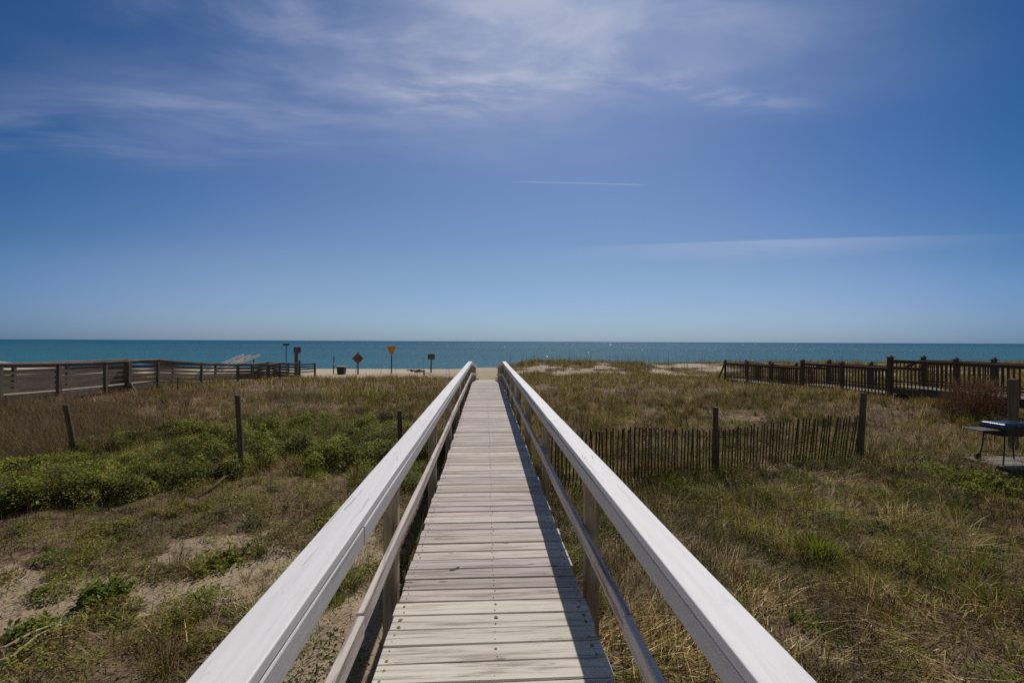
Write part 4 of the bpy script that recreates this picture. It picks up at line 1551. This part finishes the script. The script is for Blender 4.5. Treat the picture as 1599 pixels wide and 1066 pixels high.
def ground_cover():
    """low creeping leaves in patches"""
    N = 490000
    X, Y, D = scatter(N, 2.8, 14.0, 1.47)
    n1 = fbm(X, Y, 1.6, 110); n2 = fbm(X, Y, 0.45, 115)
    f = sstep(n1 * 0.55 + n2 * 0.45, 0.45, 0.60)
    left = X < 0
    zone = np.where(left, 0.75 + 0.6 * sstep(Y, 4.2, 6.0), 0.55 + 0.35 * sstep(X, 6.0, 9.0))
    B = bare(X, Y)
    keep = (rng.rand(N) < f * zone * (1 - 0.95 * sstep(B, 0.35, 0.7))) & clear(X, Y)
    X, Y, D, f, n2 = X[keep], Y[keep], D[keep], f[keep], n2[keep]; n = len(X)
    yel = sstep(fbm(X, Y, 1.0, 119), 0.42, 0.60)
    C = pick_field(yel, (('olive', 'green', 'deep', 'tan', 'brown'), (0.32, 0.34, 0.18, 0.08, 0.08)), (('olive', 'green', 'bright', 'tan'), (0.48, 0.24, 0.20, 0.08)))
    C = C * (0.8 + 1.2 * sstep(n2, 0.35, 0.65))[:, None]
    # separate little mats and cushions
    r = np.random.RandomState(23)
    m = 620
    Dm = np.sqrt(r.uniform(3.2 ** 2, 13.0 ** 2, m)); lt = r.uniform(-1.2, 1.2, m) * Dm
    lt = np.where(r.rand(m) < 0.25, -np.abs(lt), lt)
    mx_, my_ = Dm * SY + lt * CY, Dm * CY - lt * SY
    rad = r.uniform(0.06, 0.30, m); hh = rad * r.uniform(0.4, 1.0, m)
    okm = clear(mx_ + np.sign(-mx_) * 0, my_) & (shrub_field(mx_, my_) < 0.05) & (r.rand(m) < 1 - 0.8 * bare(mx_, my_))
    mx_, my_, rad, hh = mx_[okm], my_[okm], rad[okm], hh[okm]; m = len(mx_)
    per = (rad ** 1.7 * 3000 + 50).astype(int)
    I = np.repeat(np.arange(m), per); k = len(I)
    a = rng.uniform(0, 6.283, k); q = np.sqrt(rng.rand(k)) * (0.7 + 0.6 * vnoise(np.cos(a) * 2 + I * 3.7, np.sin(a) * 2, 1.0, 63))
    Xd = mx_[I] + rad[I] * q * np.cos(a); Yd = my_[I] + rad[I] * q * np.sin(a)
    zd = ground(Xd, Yd) + hh[I] * np.sqrt(np.clip(1 - 0.8 * q * q, 0.05, 1)) * (1 - 0.8 * rng.rand(k) ** 1.5)
    kd = r.choice(4, m, p=(0.36, 0.30, 0.20, 0.14))
    Cd = np.array([PAL['olive'], PAL['green'], PAL['bright'], PAL['deep']])[kd][I] * r.uniform(0.8, 1.7, m)[I][:, None] * rng.uniform(0.7, 1.35, (k, 1))
    brn = rng.rand(k) < 0.12
    Cd[brn] = np.array(PAL['tan'])
    okd = clear(Xd, Yd)
    weeds = leaves(np.stack([Xd, Yd, zd], 1)[okd], (r.uniform(0.018, 0.045, m)[I] * rng.uniform(0.7, 1.3, k))[okd], rng.uniform(0, 6.283, k)[okd], rng.uniform(-0.3, 0.9, k)[okd], Cd[okd], 0.5)
    z = ground(X, Y) + (0.01 + np.where(left[keep], 0.30, 0.22) * sstep(n2, 0.40, 0.75)) * f * rng.rand(n) ** 0.7
    V, F, C = leaves(np.stack([X, Y, z], 1), rng.uniform(0.016, 0.042, n), rng.uniform(0, 6.283, n), rng.uniform(-0.3, 0.8, n), C, 0.55)
    V, F, C = merge([(V, F, C), weeds])
    tag(mesh_np('ground_cover', V, F, C, M['leaf']), kind='stuff')

    # litter of twigs and crumbs on the near ground
    N = 40000
    X, Y, D = scatter(N, 2.6, 9.0, 1.25)
    keep = clear(X, Y) & (rng.rand(N) < np.maximum(0.5 * (X < 0), sstep(fbm(X, Y, 0.6, 118), 0.36, 0.6)))
    X, Y, D = X[keep], Y[keep], D[keep]; n = len(X)
    C = pick(n, ('dark', 'brown', 'tan', 'straw'), (0.40, 0.34, 0.16, 0.10))
    P = np.stack([X, Y, ground(X, Y) + 0.008], 1)
    V, F, C = blades(P, rng.uniform(0.03, 0.16, n), rng.uniform(0.004, 0.009, n), rng.uniform(0, 6.283, n), rng.uniform(1.25, 1.6, n), rng.uniform(-0.2, 0.3, n), C, 2)
    tag(mesh_np('twig_litter', V, F, C, M['grass']), kind='stuff')


ground_cover()


# ---- single plants one can point at
def tuft(name, px, D, label, cat, n, L, W, names, probs, rad, lean=0.7, group=None, leafy=False, gain=1.4):
    x, y = at(px, D)
    g = float(ground(x, y))
    r = np.minimum(np.abs(rng.normal(0, rad, n)), 1.5 * rad); a = rng.uniform(0, 6.283, n)
    X = x + r * np.cos(a); Y = y + r * np.sin(a)
    P = np.stack([X, Y, ground(X, Y) - 0.01], 1)
    C = pick(n, names, probs) * gain
    LL = rng.uniform(0.5, 1.0, n) * L
    out = blades(P, LL, rng.uniform(0.6, 1.2, n) * W, a + rng.normal(0, 0.5, n), np.abs(rng.normal(0, lean * 0.5, n)), rng.uniform(0.1, 0.9, n), C, 3)
    if leafy:
        m = n * 3
        idx = rng.randint(0, n, m)
        T = out[0].reshape(n, -1, 3)
        t = rng.rand(m)[:, None]
        Q = T[idx, 0] * (1 - t) + T[idx, -1] * t
        out = merge([out, leaves(Q, rng.uniform(0.5, 1.0, m) * W * 7, rng.uniform(0, 6.283, m), rng.uniform(-0.2, 0.9, m), pick(m, names, probs) * gain, 0.45)])
    V, F, C = out
    e = mesh_np(name, V - np.array([x, y, g]), F, C, M['leaf'])
    e.location = (x, y, g)
    return tag(e, label, cat, group)


tuft('weed_clump', 165, 5.15, 'dark green leafy weed clump beside a bare sand patch, larger of two', 'plant', 230, 0.22, 0.014, ('deep', 'green', 'bright'), (0.15, 0.60, 0.25), 0.14, 0.9, 'green weed clumps on the sand', True)
tuft('weed_clump', 50, 4.55, 'smaller dark green leafy weed clump at the left edge of the sand', 'plant', 150, 0.17, 0.013, ('deep', 'green', 'bright'), (0.2, 0.55, 0.25), 0.10, 0.9, 'green weed clumps on the sand', True)
tuft('dry_stalk_clump', 262, 3.95, 'clump of thin dry brown stalks beside the white left handrail', 'plant', 130, 0.48, 0.006, ('brown', 'dark', 'tan', 'olive'), (0.4, 0.25, 0.2, 0.15), 0.10, 0.8)
tuft('grass_tuft', 1278, 6.05, 'bright green grass tuft standing out of the dry grass right of the handrail', 'plant', 420, 0.42, 0.012, ('bright', 'green', 'olive'), (0.65, 0.30, 0.05), 0.14, 0.7)
tuft('grass_clump', 1045, 9.35, 'low dark green grass clump at the foot of the slat fence', 'plant', 520, 0.30, 0.013, ('green', 'deep', 'bright'), (0.55, 0.15, 0.3), 0.22, 0.8)
tuft('leafy_weed', 1395, 0.1 + 9.0, 'small light green weed near the end of the slat fence', 'plant', 60, 0.22, 0.010, ('green', 'olive', 'bright'), (0.4, 0.4, 0.2), 0.12, 1.0, None, True)
tuft('leafy_weed', 1535, 8.85, 'spreading bright green weed patch in front of the grill platform', 'plant', 480, 0.26, 0.014, ('bright', 'green', 'olive'), (0.5, 0.35, 0.15), 0.34, 1.0, None, True)
tuft('leafy_weed', 345, 5.9, 'low yellowish green weed near the middle of the left foreground', 'plant', 160, 0.20, 0.014, ('olive', 'bright', 'green'), (0.5, 0.25, 0.25), 0.22, 1.3, None, True)
tuft('grass_tuft', 530, 4.25, 'little green grass tuft under the left mid rail on open sand', 'plant', 60, 0.15, 0.007, ('green', 'bright', 'olive'), (0.4, 0.3, 0.3), 0.05, 1.0)


def brown_bush():
    D = 13.9
    x, y = at(1520, D)
    g = float(ground(x, y))
    root = empty('dead_bush', (x, y, g), 'reddish brown dead bush in front of the right walkway railing', 'bush')
    n = 3600
    a = rng.uniform(0, 6.283, n); rr = np.sqrt(rng.rand(n))
    X = x + rr * 0.95 * np.cos(a); Y = y + rr * 0.6 * np.sin(a)
    h = 1.35 * np.sqrt(np.clip(1 - rr ** 2, 0.02, 1)) * (0.6 + 0.7 * fbm(X, Y, 0.5, 130))
    Z = ground(X, Y) + h * rng.uniform(0.1, 0.9, n)
    RED = (0.20, 0.085, 0.045)
    PAL['red'] = RED
    C = pick(n, ('red', 'brown', 'tan', 'pinkish'), (0.40, 0.16, 0.18, 0.26))
    V, F, C = blades(np.stack([X, Y, Z], 1), rng.uniform(0.10, 0.40, n), rng.uniform(0.007, 0.013, n), a + rng.normal(0, 0.9, n), rng.uniform(0.0, 0.9, n), rng.uniform(-0.3, 0.5, n), C, 2)
    mesh_np('twigs', V, F, C, M['grass'], root)
    m = MB()
    for k in range(16):
        an = random.uniform(0, 6.283); s = random.uniform(0.2, 0.6)
        m.tube([(x, y, g - 0.05), (x + 0.5 * s * math.cos(an), y + 0.5 * s * math.sin(an), g + 0.5), (x + s * math.cos(an), y + s * math.sin(an), g + 1.1)], [0.018, 0.011, 0.004], 5, tint=(0.5, 0.4, 0.4))
    m.build('stems', M['twig'], root)


brown_bush()


def loose_sticks():
    def stick(name, pts, rad, mat, label, cat):
        P = []
        for px, D, dz in pts:
            x, y = at(px, D)
            P.append((x, y, float(ground(x, y)) + dz))
        m = MB(); m.tube(P, rad, 6, wob=0.15, tint=(1, 1, 1))
        o = m.build(name, mat)
        f = Vector(P[0]); o.data.transform(Matrix.Translation(-f)); o.location = f
        tag(o, label, cat)
    stick('fallen_branch', [(374, 9.35, 0.10), (352, 9.0, 0.12), (330, 8.5, 0.05), (306, 8.1, 0.03)], [0.032, 0.028, 0.022, 0.012], M['fence_wood'], 'dark thin fallen branch lying at the foot of the tall fence post', 'branch')
    for i, pts in enumerate((((-60, 4.05, 0.08), (10, 4.15, 0.14), (55, 4.35, 0.15), (90, 4.55, 0.10)), ((-40, 3.95, 0.07), (20, 4.02, 0.13), (60, 4.25, 0.17), (75, 4.4, 0.12)))):
        stick('bleached_stalk', pts, [0.013, 0.012, 0.010, 0.005], M['straw_stem'], ('long bleached pale stalk lying across the bottom left sand', 'shorter bleached pale stalk crossing the long one at bottom left')[i], 'stalk')
    stick('dry_stick', [(1440, 6.2, 0.10), (1478, 5.95, 0.07), (1512, 5.75, 0.03)], [0.006, 0.007, 0.005], M['straw_stem'], 'thin pale stick slanting through the dry grass on the right', 'stick')
    stick('dry_stick', [(1460, 5.2, 0.05), (1490, 5.0, 0.07), (1500, 4.9, 0.03)], [0.005, 0.006, 0.004], M['straw_stem'], 'short pale stick lower in the right foreground grass', 'stick')
    stick('wood_scrap', [(940, 6.45, 0.03), (962, 6.5, 0.03)], [0.022, 0.016], M['straw_stem'], 'pale wood scrap on the ground just right of the boardwalk', 'scrap')


loose_sticks()
